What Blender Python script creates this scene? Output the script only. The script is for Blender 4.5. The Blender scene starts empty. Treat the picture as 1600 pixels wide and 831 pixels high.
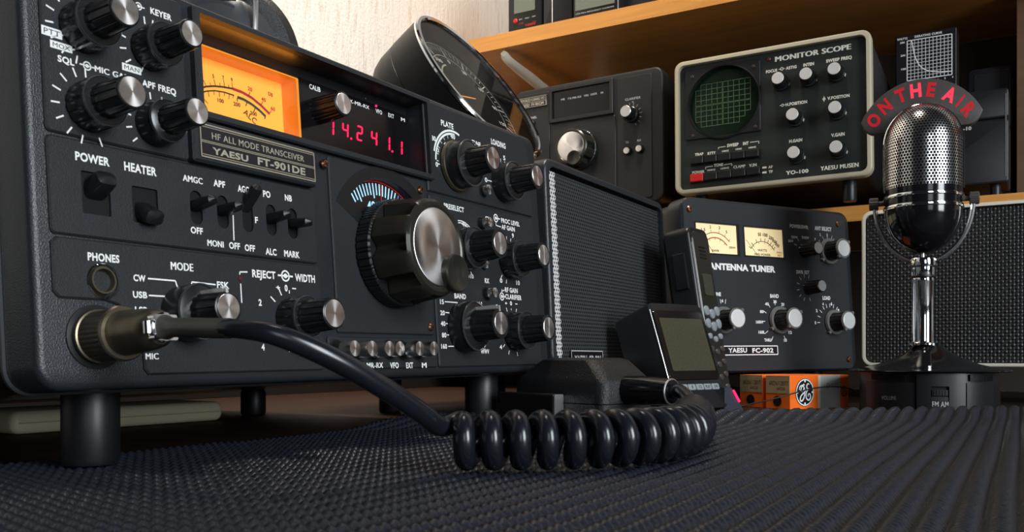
import bpy, bmesh, math, random
import numpy as np
from mathutils import Vector, Matrix
from mathutils.geometry import tessellate_polygon
random.seed(7)
PI = math.pi; R = math.radians
col = bpy.context.scene.collection
F, CX, CY = 1400., 800., 555.        # focal length and principal point of the photograph, in pixels
CAMZ = .046                          # camera height above the desk

# ------------------------------------------------------------------ materials
MATS = {}
def mat(name, color=(.5,.5,.5), rough=.5, metal=0., spec=.5, emit=None, es=0., noise=None, bump=None, aniso=0., alpha=1., trans=0., ior=1.45, coat=0.):
    m = bpy.data.materials.new(name); m.use_nodes = True
    nt = m.node_tree; b = nt.nodes['Principled BSDF']
    b.inputs['Base Color'].default_value = (*color, 1)
    b.inputs['Roughness'].default_value = rough
    b.inputs['Metallic'].default_value = metal
    b.inputs['Specular IOR Level'].default_value = spec
    b.inputs['IOR'].default_value = ior
    if coat: b.inputs['Coat Weight'].default_value = coat
    if emit: b.inputs['Emission Color'].default_value = (*emit, 1); b.inputs['Emission Strength'].default_value = es
    if trans: b.inputs['Transmission Weight'].default_value = trans
    if alpha < 1: b.inputs['Alpha'].default_value = alpha
    tc = nt.nodes.new('ShaderNodeTexCoord')
    if noise:
        sc, amt, stretch = noise
        mp = nt.nodes.new('ShaderNodeMapping'); mp.inputs['Scale'].default_value = stretch
        n = nt.nodes.new('ShaderNodeTexNoise'); n.inputs['Scale'].default_value = sc; n.inputs['Detail'].default_value = 4
        nt.links.new(tc.outputs['Object'], mp.inputs['Vector']); nt.links.new(mp.outputs['Vector'], n.inputs['Vector'])
        mx = nt.nodes.new('ShaderNodeMix'); mx.data_type = 'RGBA'
        mx.inputs[6].default_value = (*[max(0, c*(1-amt)) for c in color], 1)
        mx.inputs[7].default_value = (*[min(1, c*(1+amt)) for c in color], 1)
        nt.links.new(n.outputs['Fac'], mx.inputs[0]); nt.links.new(mx.outputs[2], b.inputs['Base Color'])
    if bump:
        sc, st, stretch = bump
        mp = nt.nodes.new('ShaderNodeMapping'); mp.inputs['Scale'].default_value = stretch
        n = nt.nodes.new('ShaderNodeTexNoise'); n.inputs['Scale'].default_value = sc; n.inputs['Detail'].default_value = 3
        nt.links.new(tc.outputs['Object'], mp.inputs['Vector']); nt.links.new(mp.outputs['Vector'], n.inputs['Vector'])
        bp = nt.nodes.new('ShaderNodeBump'); bp.inputs['Strength'].default_value = st; bp.inputs['Distance'].default_value = .001
        nt.links.new(n.outputs['Fac'], bp.inputs['Height']); nt.links.new(bp.outputs['Normal'], b.inputs['Normal'])
    if aniso:
        b.inputs['Anisotropic'].default_value = aniso
        tg = nt.nodes.new('ShaderNodeTangent'); tg.direction_type = 'RADIAL'; tg.axis = 'Y'
        nt.links.new(tg.outputs['Tangent'], b.inputs['Tangent'])
    MATS[name] = m
    return m
one = (1,1,1)
paint   = mat('charcoal_paint', (.0175,.0192,.0215), .50, spec=.36, noise=(900,.12,one), bump=(2600,.25,one))
bezelm  = mat('cast_bezel_paint', (.016,.018,.0215), .32, noise=(700,.15,one), bump=(1800,.22,one))
blackp  = mat('black_plastic', (.009,.009,.010), .35)
blackg  = mat('gloss_black', (.006,.006,.007), .12)
blackm  = mat('matte_black', (.006,.006,.006), .7, spec=.25)
knobm   = mat('knob_black', (.012,.012,.012), .26)
olivem  = mat('dark_bronze_knob', (.028,.026,.020), .28, metal=.35)
capm    = mat('spun_aluminium', (.78,.74,.72), .30, metal=1., aniso=.85)
alu     = mat('aluminium', (.72,.70,.69), .32, metal=1.)
chrome  = mat('chrome', (.85,.85,.86), .07, metal=1.)
brass   = mat('tarnished_nickel', (.17,.145,.10), .36, metal=.9, noise=(300,.25,one))
whitet  = mat('white_lettering', (.80,.80,.78), .6)
greyt   = mat('grey_lettering', (.45,.45,.43), .6)
cream_t = mat('silver_lettering', (.50,.46,.36), .4, metal=.5)
goldt   = mat('champagne_trim', (.55,.50,.38), .35, metal=.7)
darkplate = mat('name_plate_black', (.012,.010,.013), .3)
screwm  = mat('copper_screw', (.42,.20,.11), .3, metal=1.)
cordm   = mat('blue_black_cord', (.008,.009,.013), .24, spec=.55)
def thin_glass():
    m = bpy.data.materials.new('thin_clear_glass'); m.use_nodes = True; nt = m.node_tree; nt.nodes.clear()
    o = nt.nodes.new('ShaderNodeOutputMaterial'); mx = nt.nodes.new('ShaderNodeMixShader'); t = nt.nodes.new('ShaderNodeBsdfTransparent'); g = nt.nodes.new('ShaderNodeBsdfGlossy'); f = nt.nodes.new('ShaderNodeLayerWeight'); pw = nt.nodes.new('ShaderNodeMath'); pw.operation = 'POWER'; pw.inputs[1].default_value = 5; ma = nt.nodes.new('ShaderNodeMath'); ma.operation = 'MULTIPLY_ADD'; ma.inputs[1].default_value = .30; ma.inputs[2].default_value = .022
    g.inputs['Roughness'].default_value = .03; t.inputs['Color'].default_value = (.97,.97,.97,1)
    nt.links.new(f.outputs['Facing'], pw.inputs[0]); nt.links.new(pw.outputs[0], ma.inputs[0]); nt.links.new(ma.outputs[0], mx.inputs[0]); nt.links.new(t.outputs[0], mx.inputs[1]); nt.links.new(g.outputs[0], mx.inputs[2]); nt.links.new(mx.outputs[0], o.inputs[0]); return m
glass = thin_glass()
smoke   = mat('smoked_glass', (.005,.004,.005), .17, spec=.35)
amber   = mat('amber_meter_face', (.90,.42,.05), .6, emit=(1,.31,.020), es=.54)
amberw  = mat('amber_plastic', (.75,.26,.03), .25, emit=(1,.25,.012), es=.22)
meterblk= mat('meter_ink', (.02,.012,.006), .7)
meterred= mat('meter_red_ink', (.40,.012,.02), .7)
metergrn= mat('meter_green_ink', (.02,.05,.02), .7)
ledm    = mat('red_digit_glow', (.3,0,.02), .5, emit=(1,.012,.062), es=2.3)
leddark = mat('unlit_lamp', (.10,.015,.015), .3)
ledpink = mat('red_lamp_glow', (.4,0,.05), .4, emit=(1,.02,.12), es=2.)
cyanm   = mat('lit_dial_ink', (.3,.6,.8), .5, emit=(.50,.82,1), es=.50)
bluem   = mat('dim_dial_ink', (.1,.15,.35), .5, emit=(.10,.20,.55), es=.35)
redline = mat('dial_red_line', (.5,.03,.02), .5, emit=(.7,.03,.02), es=.12)
dialbk  = mat('dial_brown', (.014,.008,.008), .4)
creamm  = mat('cream_meter_face', (.85,.72,.42), .6, emit=(1,.66,.28), es=.30)
pine    = mat('varnished_pine', (.62,.27,.06), .38, noise=(9,.30,(1,9,22)))
pined   = mat('brown_stained_board', (.115,.060,.028), .5, noise=(8,.35,(1.5,12,12)))
deskm   = mat('dark_brown_desk', (.026,.011,.006), .65, spec=.15, noise=(6,.4,(1,8,8)))
offwhite= mat('off_white_enamel', (.62,.58,.47), .4)
beige   = mat('beige_frame', (.42,.37,.26), .38)
creamp  = mat('cream_plastic', (.55,.50,.34), .5)
orange  = mat('orange_card', (.95,.16,.010), .5)
tan     = mat('tan_card', (.42,.30,.16), .6)
greycard= mat('silver_card', (.42,.42,.40), .5)
redbtn  = mat('red_button', (.50,.012,.012), .4)
crt     = mat('green_crt', (.0018,.0085,.003), .28)
crtline = mat('green_graticule', (.065,.13,.05), .5, emit=(.3,.5,.2), es=.008)
lcd     = mat('grey_lcd', (.15,.16,.125), .3)
lcdd    = mat('olive_lcd', (.050,.049,.031), .12, noise=(900,.5,one))
rubber  = mat('black_rubber', (.006,.006,.007), .42)
leather = mat('grained_black_plastic', (.012,.012,.013), .32, bump=(1500,.5,one))
signm   = mat('sign_grey_plastic', (.055,.045,.042), .45, noise=(300,.2,one))
signred = mat('red_sign_letters', (.34,.004,.010), .45, emit=(1,.015,.035), es=.20)
signhot = mat('lit_red_sign_letters', (.45,.01,.02), .4, emit=(1,.06,.12), es=.75)
clothm  = mat('woven_black_cloth', (.006,.006,.006), .40, spec=.6)
keym    = mat('grey_keys', (.24,.26,.28), .4)
drumm   = mat('drum_black', (.007,.006,.006), .42, spec=.22)
dialblk = mat('dial_black', (.004,.004,.004), .8, spec=.03)
grillep = mat('grille_paint', (.050,.056,.056), .42, metal=.2)
scopet  = mat('pale_scope_lettering', (.66,.63,.54), .6)
shellm  = mat('grey_gloss_shell', (.12,.125,.135), .25, metal=.6)
gmetal  = mat('grille_steel', (.80,.79,.78), .22, metal=1.)
ringm   = mat('grey_knob_ring', (.13,.13,.12), .4)
satin   = mat('satin_aluminium', (.82,.81,.79), .55, metal=1.)
brightm = mat('grille_glint_metal', (.80,.80,.78), .45, metal=.35)  # reflection along the bent grille edge, put into a lighter colour
barm    = mat('polished_bar', (.75,.72,.66), .25, metal=.6)
bluegrey= mat('blue_grey_plastic', (.035,.04,.055), .4)
matm    = mat('mat_blue_black', (.0150,.0172,.0245), .36, spec=.5, noise=(1200,.25,one))

# wall paper: off white with embossed vertical streaks
def wallpaper():
    m = mat('embossed_wallpaper', (.62,.56,.47), .8)
    nt = m.node_tree; b = nt.nodes['Principled BSDF']
    tc = nt.nodes.new('ShaderNodeTexCoord'); mp = nt.nodes.new('ShaderNodeMapping'); mp.inputs['Scale'].default_value = (150,150,20)
    n = nt.nodes.new('ShaderNodeTexNoise'); n.inputs['Scale'].default_value = 1; n.inputs['Detail'].default_value = 5; n.inputs['Roughness'].default_value = .65
    n2 = nt.nodes.new('ShaderNodeTexNoise'); n2.inputs['Scale'].default_value = 260
    nt.links.new(tc.outputs['Object'], mp.inputs['Vector']); nt.links.new(mp.outputs['Vector'], n.inputs['Vector']); nt.links.new(tc.outputs['Object'], n2.inputs['Vector'])
    ad = nt.nodes.new('ShaderNodeMath'); ad.operation = 'MULTIPLY_ADD'; ad.inputs[1].default_value = .35
    nt.links.new(n2.outputs['Fac'], ad.inputs[0]); nt.links.new(n.outputs['Fac'], ad.inputs[2])
    bp = nt.nodes.new('ShaderNodeBump'); bp.inputs['Strength'].default_value = .6; bp.inputs['Distance'].default_value = .003
    nt.links.new(ad.outputs[0], bp.inputs['Height']); nt.links.new(bp.outputs['Normal'], b.inputs['Normal'])
    r = nt.nodes.new('ShaderNodeValToRGB'); r.color_ramp.elements[0].position = .33; r.color_ramp.elements[0].color = (.57,.51,.43,1)
    r.color_ramp.elements[1].position = .46; r.color_ramp.elements[1].color = (.68,.635,.57,1)
    nt.links.new(n.outputs['Fac'], r.inputs['Fac']); nt.links.new(r.outputs['Color'], b.inputs['Base Color'])
    return m
wallm = wallpaper()

# ------------------------------------------------------------------ mesh building
class B:
    def __init__(s): s.v = []; s.f = []; s.m = []; s.mi = 0
    def add(s, vs, fs, mi=None):
        o = len(s.v); s.v += [tuple(p) for p in vs]
        for f in fs: s.f.append([i+o for i in f]); s.m.append(s.mi if mi is None else mi)
    def build(s, name, mats, parent=None, sharp=32, flat=False, fix=True):
        me = bpy.data.meshes.new(name); me.from_pydata(s.v, [], s.f)
        if not isinstance(mats, (list, tuple)): mats = [mats]
        for m in mats: me.materials.append(m)
        me.polygons.foreach_set('material_index', s.m)
        if fix:
            bm = bmesh.new(); bm.from_mesh(me)
            bmesh.ops.remove_doubles(bm, verts=bm.verts, dist=1e-7)
            bmesh.ops.recalc_face_normals(bm, faces=bm.faces)
            ca = math.cos(R(sharp))
            for e in bm.edges:
                if len(e.link_faces) == 2:
                    a, b_ = e.link_faces
                    e.smooth = a.normal.dot(b_.normal) > ca
                else: e.smooth = False
            for f in bm.faces: f.smooth = (not flat) and any(e.smooth for e in f.edges)
            bm.to_mesh(me); bm.free()
        elif not flat: me.polygons.foreach_set('use_smooth', [True]*len(me.polygons))
        me.update()
        o = bpy.data.objects.new(name, me); col.objects.link(o)
        if parent is not None: o.parent = parent
        return o

def rrect(x0, z0, x1, z1, r, n=5):
    if r <= 0: return [(x0,z0),(x1,z0),(x1,z1),(x0,z1)]
    out = []
    for cx, cz, a0 in ((x1-r,z0+r,-90),(x1-r,z1-r,0),(x0+r,z1-r,90),(x0+r,z0+r,180)):
        for k in range(n+1):
            a = R(a0+90*k/n); out.append((cx+r*math.cos(a), cz+r*math.sin(a)))
    return out
def circ(cx, cz, r, n=24): return [(cx+r*math.cos(2*PI*k/n), cz+r*math.sin(2*PI*k/n)) for k in range(n)]
def pill(cx, cz, w, h, n=8):
    r = w/2; o = []
    for k in range(n+1): a = PI*k/n; o.append((cx+r*math.cos(a), cz+h/2-r+r*math.sin(a)))
    for k in range(n+1): a = PI+PI*k/n; o.append((cx+r*math.cos(a), cz-h/2+r+r*math.sin(a)))
    return o
def ccw(p):
    a = sum(p[i][0]*p[(i+1)%len(p)][1]-p[(i+1)%len(p)][0]*p[i][1] for i in range(len(p)))
    return p if a > 0 else p[::-1]
def inset(p, d):
    n = len(p); o = []
    for i in range(n):
        a, b, c = Vector(p[i-1]), Vector(p[i]), Vector(p[(i+1)%n])
        e1 = (b-a); e2 = (c-b)
        if e1.length < 1e-9 or e2.length < 1e-9: o.append(tuple(b)); continue
        e1.normalize(); e2.normalize()
        n1 = Vector((-e1.y, e1.x)); n2 = Vector((-e2.y, e2.x)); m = n1+n2
        if m.length < 1e-6: o.append(tuple(b+n1*d)); continue
        m.normalize(); k = d/max(.35, m.dot(n1)); o.append((b.x+m.x*k, b.y+m.y*k))
    return o
def prism(b, pts, y0, y1, ch=0, holes=(), back=True, steps=1, xf=None, chb=0):
    """outline (x,z) run along y from the front y0 to the back y1, front edge rounded by ch"""
    pts = ccw(list(pts)); loops = []
    if ch > 0:
        for k in range(steps+1):
            a = PI/2*k/steps if steps > 1 else PI/2*k
            loops.append((inset(pts, ch*(1-math.sin(a))), y0+ch*(1-math.cos(a))))
    else: loops.append((pts, y0))
    if chb > 0:
        loops.append((pts, y1-chb)); loops.append((inset(pts, chb), y1))
    else: loops.append((pts, y1))
    T = (lambda p: tuple(xf @ Vector(p))) if xf is not None else (lambda p: p)
    n = len(pts)
    vs = [T((p[0], y, p[1])) for l, y in loops for p in l]; fs = []
    for k in range(len(loops)-1):
        for i in range(n): fs.append([k*n+i, k*n+(i+1)%n, (k+1)*n+(i+1)%n, (k+1)*n+i])
    if not holes:
        fs.append(list(range(n)))
        if back: fs.append([(len(loops)-1)*n+i for i in range(n)])
        b.add(vs, fs)
    else:
        b.add(vs, fs)
        hs = [ccw(list(h)) for h in holes]
        for y, outer in ((y0, loops[0][0]),) + (((y1, loops[-1][0]),) if back else ()):
            ls = [[Vector((p[0], p[1], 0)) for p in outer]] + [[Vector((p[0], p[1], 0)) for p in h[::-1]] for h in hs]
            tri = tessellate_polygon(ls); flat = [p for l in ls for p in l]
            b.add([T((p.x, y, p.y)) for p in flat], [list(t) for t in tri])
        for h in hs:
            m = len(h)
            b.add([T((p[0], y0, p[1])) for p in h]+[T((p[0], y1, p[1])) for p in h], [[i, (i+1)%m, m+(i+1)%m, m+i] for i in range(m)])
def box(b, x0, x1, y0, y1, z0, z1, r=0, ch=0, xf=None): prism(b, rrect(x0,z0,x1,z1,r), y0, y1, ch, xf=xf)
def lathe(b, prof, cx=0, cz=0, seg=32, ribs=None, xf=None, cap0=True, cap1=True, a0=0, a1=2*PI, smoothrib=False):
    """profile (r, y) turned about the y axis through (cx, cz); ribs = (count, depth, rows)"""
    full = abs(a1-a0-2*PI) < 1e-6
    T = (lambda p: tuple(xf @ Vector(p))) if xf is not None else (lambda p: p)
    na = seg if full else seg+1
    vs = []
    for i, (r, y) in enumerate(prof):
        for k in range(na):
            a = a0+(a1-a0)*k/seg; rr = r
            if ribs and i in ribs[2]:
                ph = (ribs[0]*a/(2*PI)) % 1
                if smoothrib: rr = r-ribs[1]*max(0, math.cos(2*PI*ph))**1.2
                else: rr = r-(ribs[1] if ph < .26 else 0)
            vs.append(T((cx+rr*math.cos(a), y, cz+rr*math.sin(a))))
    fs = []
    for i in range(len(prof)-1):
        for k in range(seg):
            k2 = (k+1) % na
            fs.append([i*na+k, i*na+k2, (i+1)*na+k2, (i+1)*na+k])
    if full and cap0 and prof[0][0] > 1e-6: fs.append(list(range(na)))
    if full and cap1 and prof[-1][0] > 1e-6: fs.append([(len(prof)-1)*na+k for k in range(na)])
    b.add(vs, fs)
def tube(b, pts, r, seg=12, caps=True):
    P = [Vector(p) for p in pts]; n = len(P)
    rs = r if isinstance(r, (list, tuple)) else [r]*n
    t = [(P[min(i+1,n-1)]-P[max(i-1,0)]).normalized() for i in range(n)]
    up = Vector((0,0,1)) if abs(t[0].z) < .9 else Vector((1,0,0))
    nrm = (up-t[0]*up.dot(t[0])).normalized(); vs = []
    for i in range(n):
        nrm = (nrm-t[i]*nrm.dot(t[i])).normalized(); bi = t[i].cross(nrm)
        for k in range(seg):
            a = 2*PI*k/seg; vs.append(P[i]+(nrm*math.cos(a)+bi*math.sin(a))*rs[i])
    fs = [[i*seg+k, i*seg+(k+1)%seg, (i+1)*seg+(k+1)%seg, (i+1)*seg+k] for i in range(n-1) for k in range(seg)]
    if caps: fs += [list(range(seg)), [(n-1)*seg+k for k in range(seg)]]
    b.add(vs, fs)
def spline(pts, n=10):
    P = [Vector(p) for p in pts]; P = [2*P[0]-P[1]]+P+[2*P[-1]-P[-2]]; o = []
    for i in range(1, len(P)-2):
        for k in range(n):
            t = k/n; a, b_, c, d = P[i-1], P[i], P[i+1], P[i+2]
            o.append(.5*((2*b_)+(c-a)*t+(2*a-5*b_+4*c-d)*t*t+(3*b_-a-3*c+d)*t**3))
    o.append(P[-2]); return o
def arc_strip(b, cx, cz, r0, r1, a0, a1, y, n=24):
    vs = []; fs = []
    for k in range(n+1):
        a = R(a0+(a1-a0)*k/n)
        vs += [(cx+r0*math.cos(a), y, cz+r0*math.sin(a)), (cx+r1*math.cos(a), y, cz+r1*math.sin(a))]
    for k in range(n): fs.append([2*k, 2*k+1, 2*k+3, 2*k+2])
    b.add(vs, fs)
def seg_line(b, p, q, w, y):
    p = Vector(p); q = Vector(q); d = (q-p)
    if d.length < 1e-7: return
    d.normalize(); n = Vector((-d.y, d.x))*w/2
    b.add([(a.x, y, a.y) for a in (p-n, q-n, q+n, p+n)], [[0,1,2,3]])
def ring2(b, cx, cz, r0, r1, y, n=24, a0=0, a1=360): arc_strip(b, cx, cz, r0, r1, a0, a1, y, n)

_tc = {}
def glyphs(s, bold=.02):
    k = (s, bold)
    if k in _tc: return _tc[k]
    cu = bpy.data.curves.new('t', 'FONT'); cu.body = s; cu.size = 1; cu.offset = 0 if 'M' in s else bold; cu.resolution_u = 3; cu.space_character = 1.06
    o = bpy.data.objects.new('t', cu); col.objects.link(o)
    dg = bpy.context.evaluated_depsgraph_get()
    me = bpy.data.meshes.new_from_object(o.evaluated_get(dg))
    V = [(v.co.x, v.co.y) for v in me.vertices]; Fs = [list(p.vertices) for p in me.polygons]
    bpy.data.objects.remove(o); bpy.data.curves.remove(cu); bpy.data.meshes.remove(me)
    if 'M' in s and bold > .005:        # thicken by double striking, which keeps the notch of the M open
        n = len(V); V0, F0 = V, Fs; V, Fs = [], []
        for dx in (-bold*1.1, 0, bold*1.1):
            Fs += [[i+len(V) for i in f] for f in F0]; V += [(x+dx, y, (dx+bold)*.0005) for x, y in V0]
    x0 = min(v[0] for v in V); x1 = max(v[0] for v in V)
    _tc[k] = ([((v[0]-x0)/(x1-x0), v[1]/.69)+tuple(v[2:]) for v in V], Fs)
    return _tc[k]
def text_at(b, s, x, z, w, h, y, bold=.02, rot=0., depth=0., italic=0.):
    """lettering centred at (x,z), w wide and h tall"""
    V, Fs = glyphs(s, bold); c, sn = math.cos(rot), math.sin(rot); o = []
    for a, q, *lay in V:
        px, pz = (a-.5)*w+italic*(q-.5)*h, (q-.5)*h; o.append((x+px*c-pz*sn, y-(lay[0] if lay else 0), z+px*sn+pz*c))
    b.add(o, Fs)

def tag(o, label, cat, group=None, kind=None):
    o['label'] = label; o['category'] = cat
    if group: o['group'] = group
    if kind: o['kind'] = kind
    return o
def structure(o): o['kind'] = 'structure'; return o

class Dev:
    """a thing with a flat front: local x to its right, y into it, z up its front"""
    def __init__(s, name, o, a, t=0, roll=0):
        a, t, r = R(a), R(t), R(roll)
        u = Vector((math.cos(a), math.sin(a), 0)); nh = Vector((math.sin(a), -math.cos(a), 0)); Z = Vector((0,0,1))
        w = math.cos(t)*Z-math.sin(t)*nh; s.n = math.cos(t)*nh+math.sin(t)*Z
        s.u = math.cos(r)*u+math.sin(r)*w; s.w = math.cos(r)*w-math.sin(r)*u
        s.o = Vector(o)
        s.M = Matrix(((s.u.x,-s.n.x,s.w.x,s.o.x),(s.u.y,-s.n.y,s.w.y,s.o.y),(s.u.z,-s.n.z,s.w.z,s.o.z+CAMZ),(0,0,0,1)))
        s.root = bpy.data.objects.new(name, None); s.root.empty_display_size = .02; col.objects.link(s.root); s.root.matrix_world = s.M
        s.Mi = s.M.inverted()
    def P(s, px, py, y=0.):
        d = Vector(((px-CX)/F, 1, (CY-py)/F)); q = s.o-s.n*y
        p = d*(q.dot(s.n)/d.dot(s.n))-q
        return (p.dot(s.u), p.dot(s.w))
    def L(s, X, Y, Z): return s.Mi @ Vector((X, Y, Z))
    def text(s, b, t, x1, y1, x2, y2, h, y=0., bold=.02, flat=True, italic=0.):
        p = s.P(x1, y1, y); q = s.P(x2, y2, y); cx, cy = (x1+x2)/2, (y1+y2)/2
        u_ = s.P(cx, cy-h/2, y); d_ = s.P(cx, cy+h/2, y)
        text_at(b, t, (p[0]+q[0])/2, (p[1]+q[1])/2, abs(q[0]-p[0]), u_[1]-d_[1], y, bold, 0 if flat else math.atan2(q[1]-p[1], q[0]-p[0]), italic=italic)
    def line(s, b, pts, w, y=0.):
        L = [s.P(*p, y) for p in pts]
        for p, q in zip(L, L[1:]): seg_line(b, p, q, w, y)
    def add(s, name, b, mats, parent=None, **k): return b.build(name, mats, parent or s.root, **k)

def split_add(D, name, b, m, cells):
    """lettering sorted to the part it is printed on: cells = [(parent, x, z)]"""
    out = [B() for _ in cells]
    for f in b.f:
        cx = sum(b.v[i][0] for i in f)/len(f); cz = sum(b.v[i][2] for i in f)/len(f)
        k = next((i for i, c in enumerate(cells) if c[1] <= cx <= c[2] and c[3] <= cz <= c[4]), len(cells)-1)
        out[k].add([b.v[i] for i in f], [list(range(len(f)))])
    for q, c in zip(out, cells):
        if q.f: D.add(name, q, m, c[0])
def ticks(b, x, z, r0, r1, angs, w, y):
    for a in angs:
        c, sn = math.cos(R(a)), math.sin(R(a)); seg_line(b, (x+r0*c, z+r0*sn), (x+r1*c, z+r1*sn), w, y)
def screw(D, x, z, r, y, m=None):
    b = B(); lathe(b, [(r,y),(r,y-r*.3),(r*.75,y-r*.62),(0,y-r*.75)], x, z, 16); o = D.add('screw', b, m or screwm)
    b = B()
    for a in (25, 115):
        c, sn = math.cos(R(a))*r*.6, math.sin(R(a))*r*.6
        seg_line(b, (x-c, z-sn), (x+c, z+sn), r*.22, y-r*.77)
    D.add('screw_slot', b, blackm, o)
def knob(D, x, z, y0, L, r, capr, skirt=None, lower=None, pointer=None, ribs=14, bodym=None, capmat=None, name='control_knob', lugs=None, taper=.93):
    """ribbed knob standing off the panel at y0; optional wide skirt (r, len) or a second concentric knob below (r, len)"""
    b = B(); base = y0
    root = None
    if lower:
        lr, ll = lower; bl = B()
        lathe(bl, [(lr*.97,y0-.0006),(lr,y0-.0012),(lr,y0-ll*.82),(lr*.99,y0-ll*.84),(lr*.99,y0-ll),(lr*.93,y0-ll*1.05),(r*.9,y0-ll*1.05)], x, z, 96, (ribs,.0005,(1,2)))
        base = y0-ll*1.03
    if skirt:
        sr, sl = skirt; bl = B()
        lathe(bl, [(sr,y0-.0004),(sr,y0-sl*.7),(sr*.95,y0-sl),(r*1.02,y0-sl*1.12),(r*.9,y0-sl*1.12)], x, z, 48)
        base = y0-sl
    n = 96
    yt = y0-L
    lathe(b, [(r,base),(r,base-.0008),(r*taper,yt+.0012),(r*taper,yt+.0008),(r*taper*.985,yt+.0002),(capr*1.06,yt),(capr*1.02,yt+.0004),(capr*.5,yt+.0004)], x, z, n, (ribs,.00055,(1,2)))
    k = D.add(name, b, bodym or knobm)
    if lower: D.add('outer_knob', bl, bodym or knobm, k)
    if skirt: D.add('skirt', bl, bodym or knobm, k)
    b = B(); lathe(b, [(capr,yt+.0005),(capr*.995,yt),(capr*.96,yt-.0002),(capr*.25,yt-.0002),(0,yt-.0002)], x, z, 48)
    D.add('metal_cap', b, capmat or capm, k)
    if lower or skirt:                      # bright turned edge of the lower part
        b = B(); q = (lower or skirt); rr = q[0]; yy = y0-q[1]
        lathe(b, [(rr*.992,yy+.0003),(rr*1.004,yy-.0001),(rr*.985,yy-.0007),(rr*.955,yy-.0006)], x, z, 64, cap0=False, cap1=False)
        D.add('edge_ring', b, mats_edge, k)
    if pointer is not None:
        for a, part in pointer:
            c, sn = math.cos(R(a)), math.sin(R(a)); b = B()
            if part == 'low': r_, ya, yb = (lower or skirt)[0]+.0002, y0-.001, y0-(lower or skirt)[1]
            else: r_, ya, yb = r*1.0+.0003, base-.0004, yt+.0006
            hw = .0006 if part == 'bar' else .00045; tx, tz = -sn*hw, c*hw
            r2 = r_ if part == 'low' else r_*taper
            b.add([(x+r_*c-tx,ya,z+r_*sn-tz),(x+r_*c+tx,ya,z+r_*sn+tz),(x+r2*c+tx,yb,z+r2*sn+tz),(x+r2*c-tx,yb,z+r2*sn-tz)], [[0,1,2,3]])
            if part == 'bar':               # raised bright bar that folds down to the rim
                b = B(); Mx = Matrix.Translation((x,0,z)) @ Matrix.Rotation(-R(a), 4, 'Y')
                prism(b, [(r*.75,-.0006),(r*1.16,-.0006),(r*1.16,.0006),(r*.75,.0006)], yt+.0010, y0-.0006, .0003, xf=Mx)
                prism(b, [(capr*1.05,-.0006),(r*1.10,-.0006),(r*1.10,.0006),(capr*1.05,.0006)], yt-.0003, yt+.0012, xf=Mx)
            D.add('pointer_line', b, barm, k)
    if lugs:
        b = B(); rr = r*taper
        lathe(b, [(rr*1.06,yt+.0022),(rr*1.10,yt+.0014),(rr*1.06,yt+.0002),(capr*1.02,yt),(capr*1.02,yt+.0022)], x, z, 40, cap0=False, cap1=False)
        for a in lugs:
            Mx = Matrix.Translation((x,0,z)) @ Matrix.Rotation(-R(a), 4, 'Y')
            prism(b, [(rr*.95,-.0020),(rr*1.27,-.0011),(rr*1.30,0),(rr*1.27,.0011),(rr*.95,.0020)], yt+.0002, yt+.0024, xf=Mx)
        D.add('grey_ring', b, ringm, k)
        b = B(); lathe(b, [(r*1.28,y0-.0004),(r*1.34,y0-.0012),(r*1.3,y0-.0036),(r*1.02,y0-.0036)], x, z, 40, cap0=False, cap1=False)
        for a in (lugs[0]+180,):
            Mx = Matrix.Translation((x,0,z)) @ Matrix.Rotation(-R(a), 4, 'Y'); box(b, r*1.2, r*1.55, y0-.0034, y0-.0008, -.0014, .0014, xf=Mx)
        D.add('grey_skirt', b, ringm, k)
    return k
mats_edge = mat('worn_knob_edge', (.10,.105,.11), .28, metal=.6)
def push_button(D, x, z, y0, L, r, hole=True, m=None):
    b = B(); lathe(b, [(r,y0+.0015),(r,y0-L+r*.12),(r*.93,y0-L),(r*.9,y0-L)], x, z, 28); o = D.add('push_button', b, knobm if m is None else m)
    b = B(); lathe(b, [(r*1.0,y0-L*.42),(r*1.02,y0-L+r*.12),(r*.94,y0-L-.0002),(0,y0-L-.0004)], x, z, 28, cap0=False); D.add('button_cap', b, capm, o)
    if hole:
        b = B(); lathe(b, [(r*1.35,y0-.0003),(r*1.25,y0-.0004),(r*1.02,y0-.0002)], x, z, 28, cap0=False, cap1=False); D.add('button_collar', b, blackm, o)
    return o
def paddle(b, x, z, w, t, L, pitch, y0=.003, w2=None):
    M = Matrix.Translation((x, y0, z)) @ Matrix.Rotation(-R(pitch), 4, 'X')
    w2 = w2 or w*.9; secs = []
    N = 9
    for k in range(N+1):
        s = k/N; yy = -L*min(1, s*1.02); f = 1 if s < .82 else math.sqrt(max(0, 1-((s-.82)/.18)**2))*.9+.1
        secs.append((yy, (w+(w2-w)*s)/2*f, t/2*(1-.25*s)*f))
    vs = []; n = 16
    for yy, a, c in secs:
        for k in range(n):
            q = 2*PI*k/n; cx, cz = math.cos(q), math.sin(q)
            e = .55; sx = abs(cx)**e*(1 if cx >= 0 else -1); sz = abs(cz)**e*(1 if cz >= 0 else -1)
            vs.append(tuple(M @ Vector((a*sx, yy, c*sz))))
    fs = [[i*n+k, i*n+(k+1)%n, (i+1)*n+(k+1)%n, (i+1)*n+k] for i in range(N) for k in range(n)]
    fs += [list(range(n)), [N*n+k for k in range(n)]]
    b.add(vs, fs)
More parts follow.
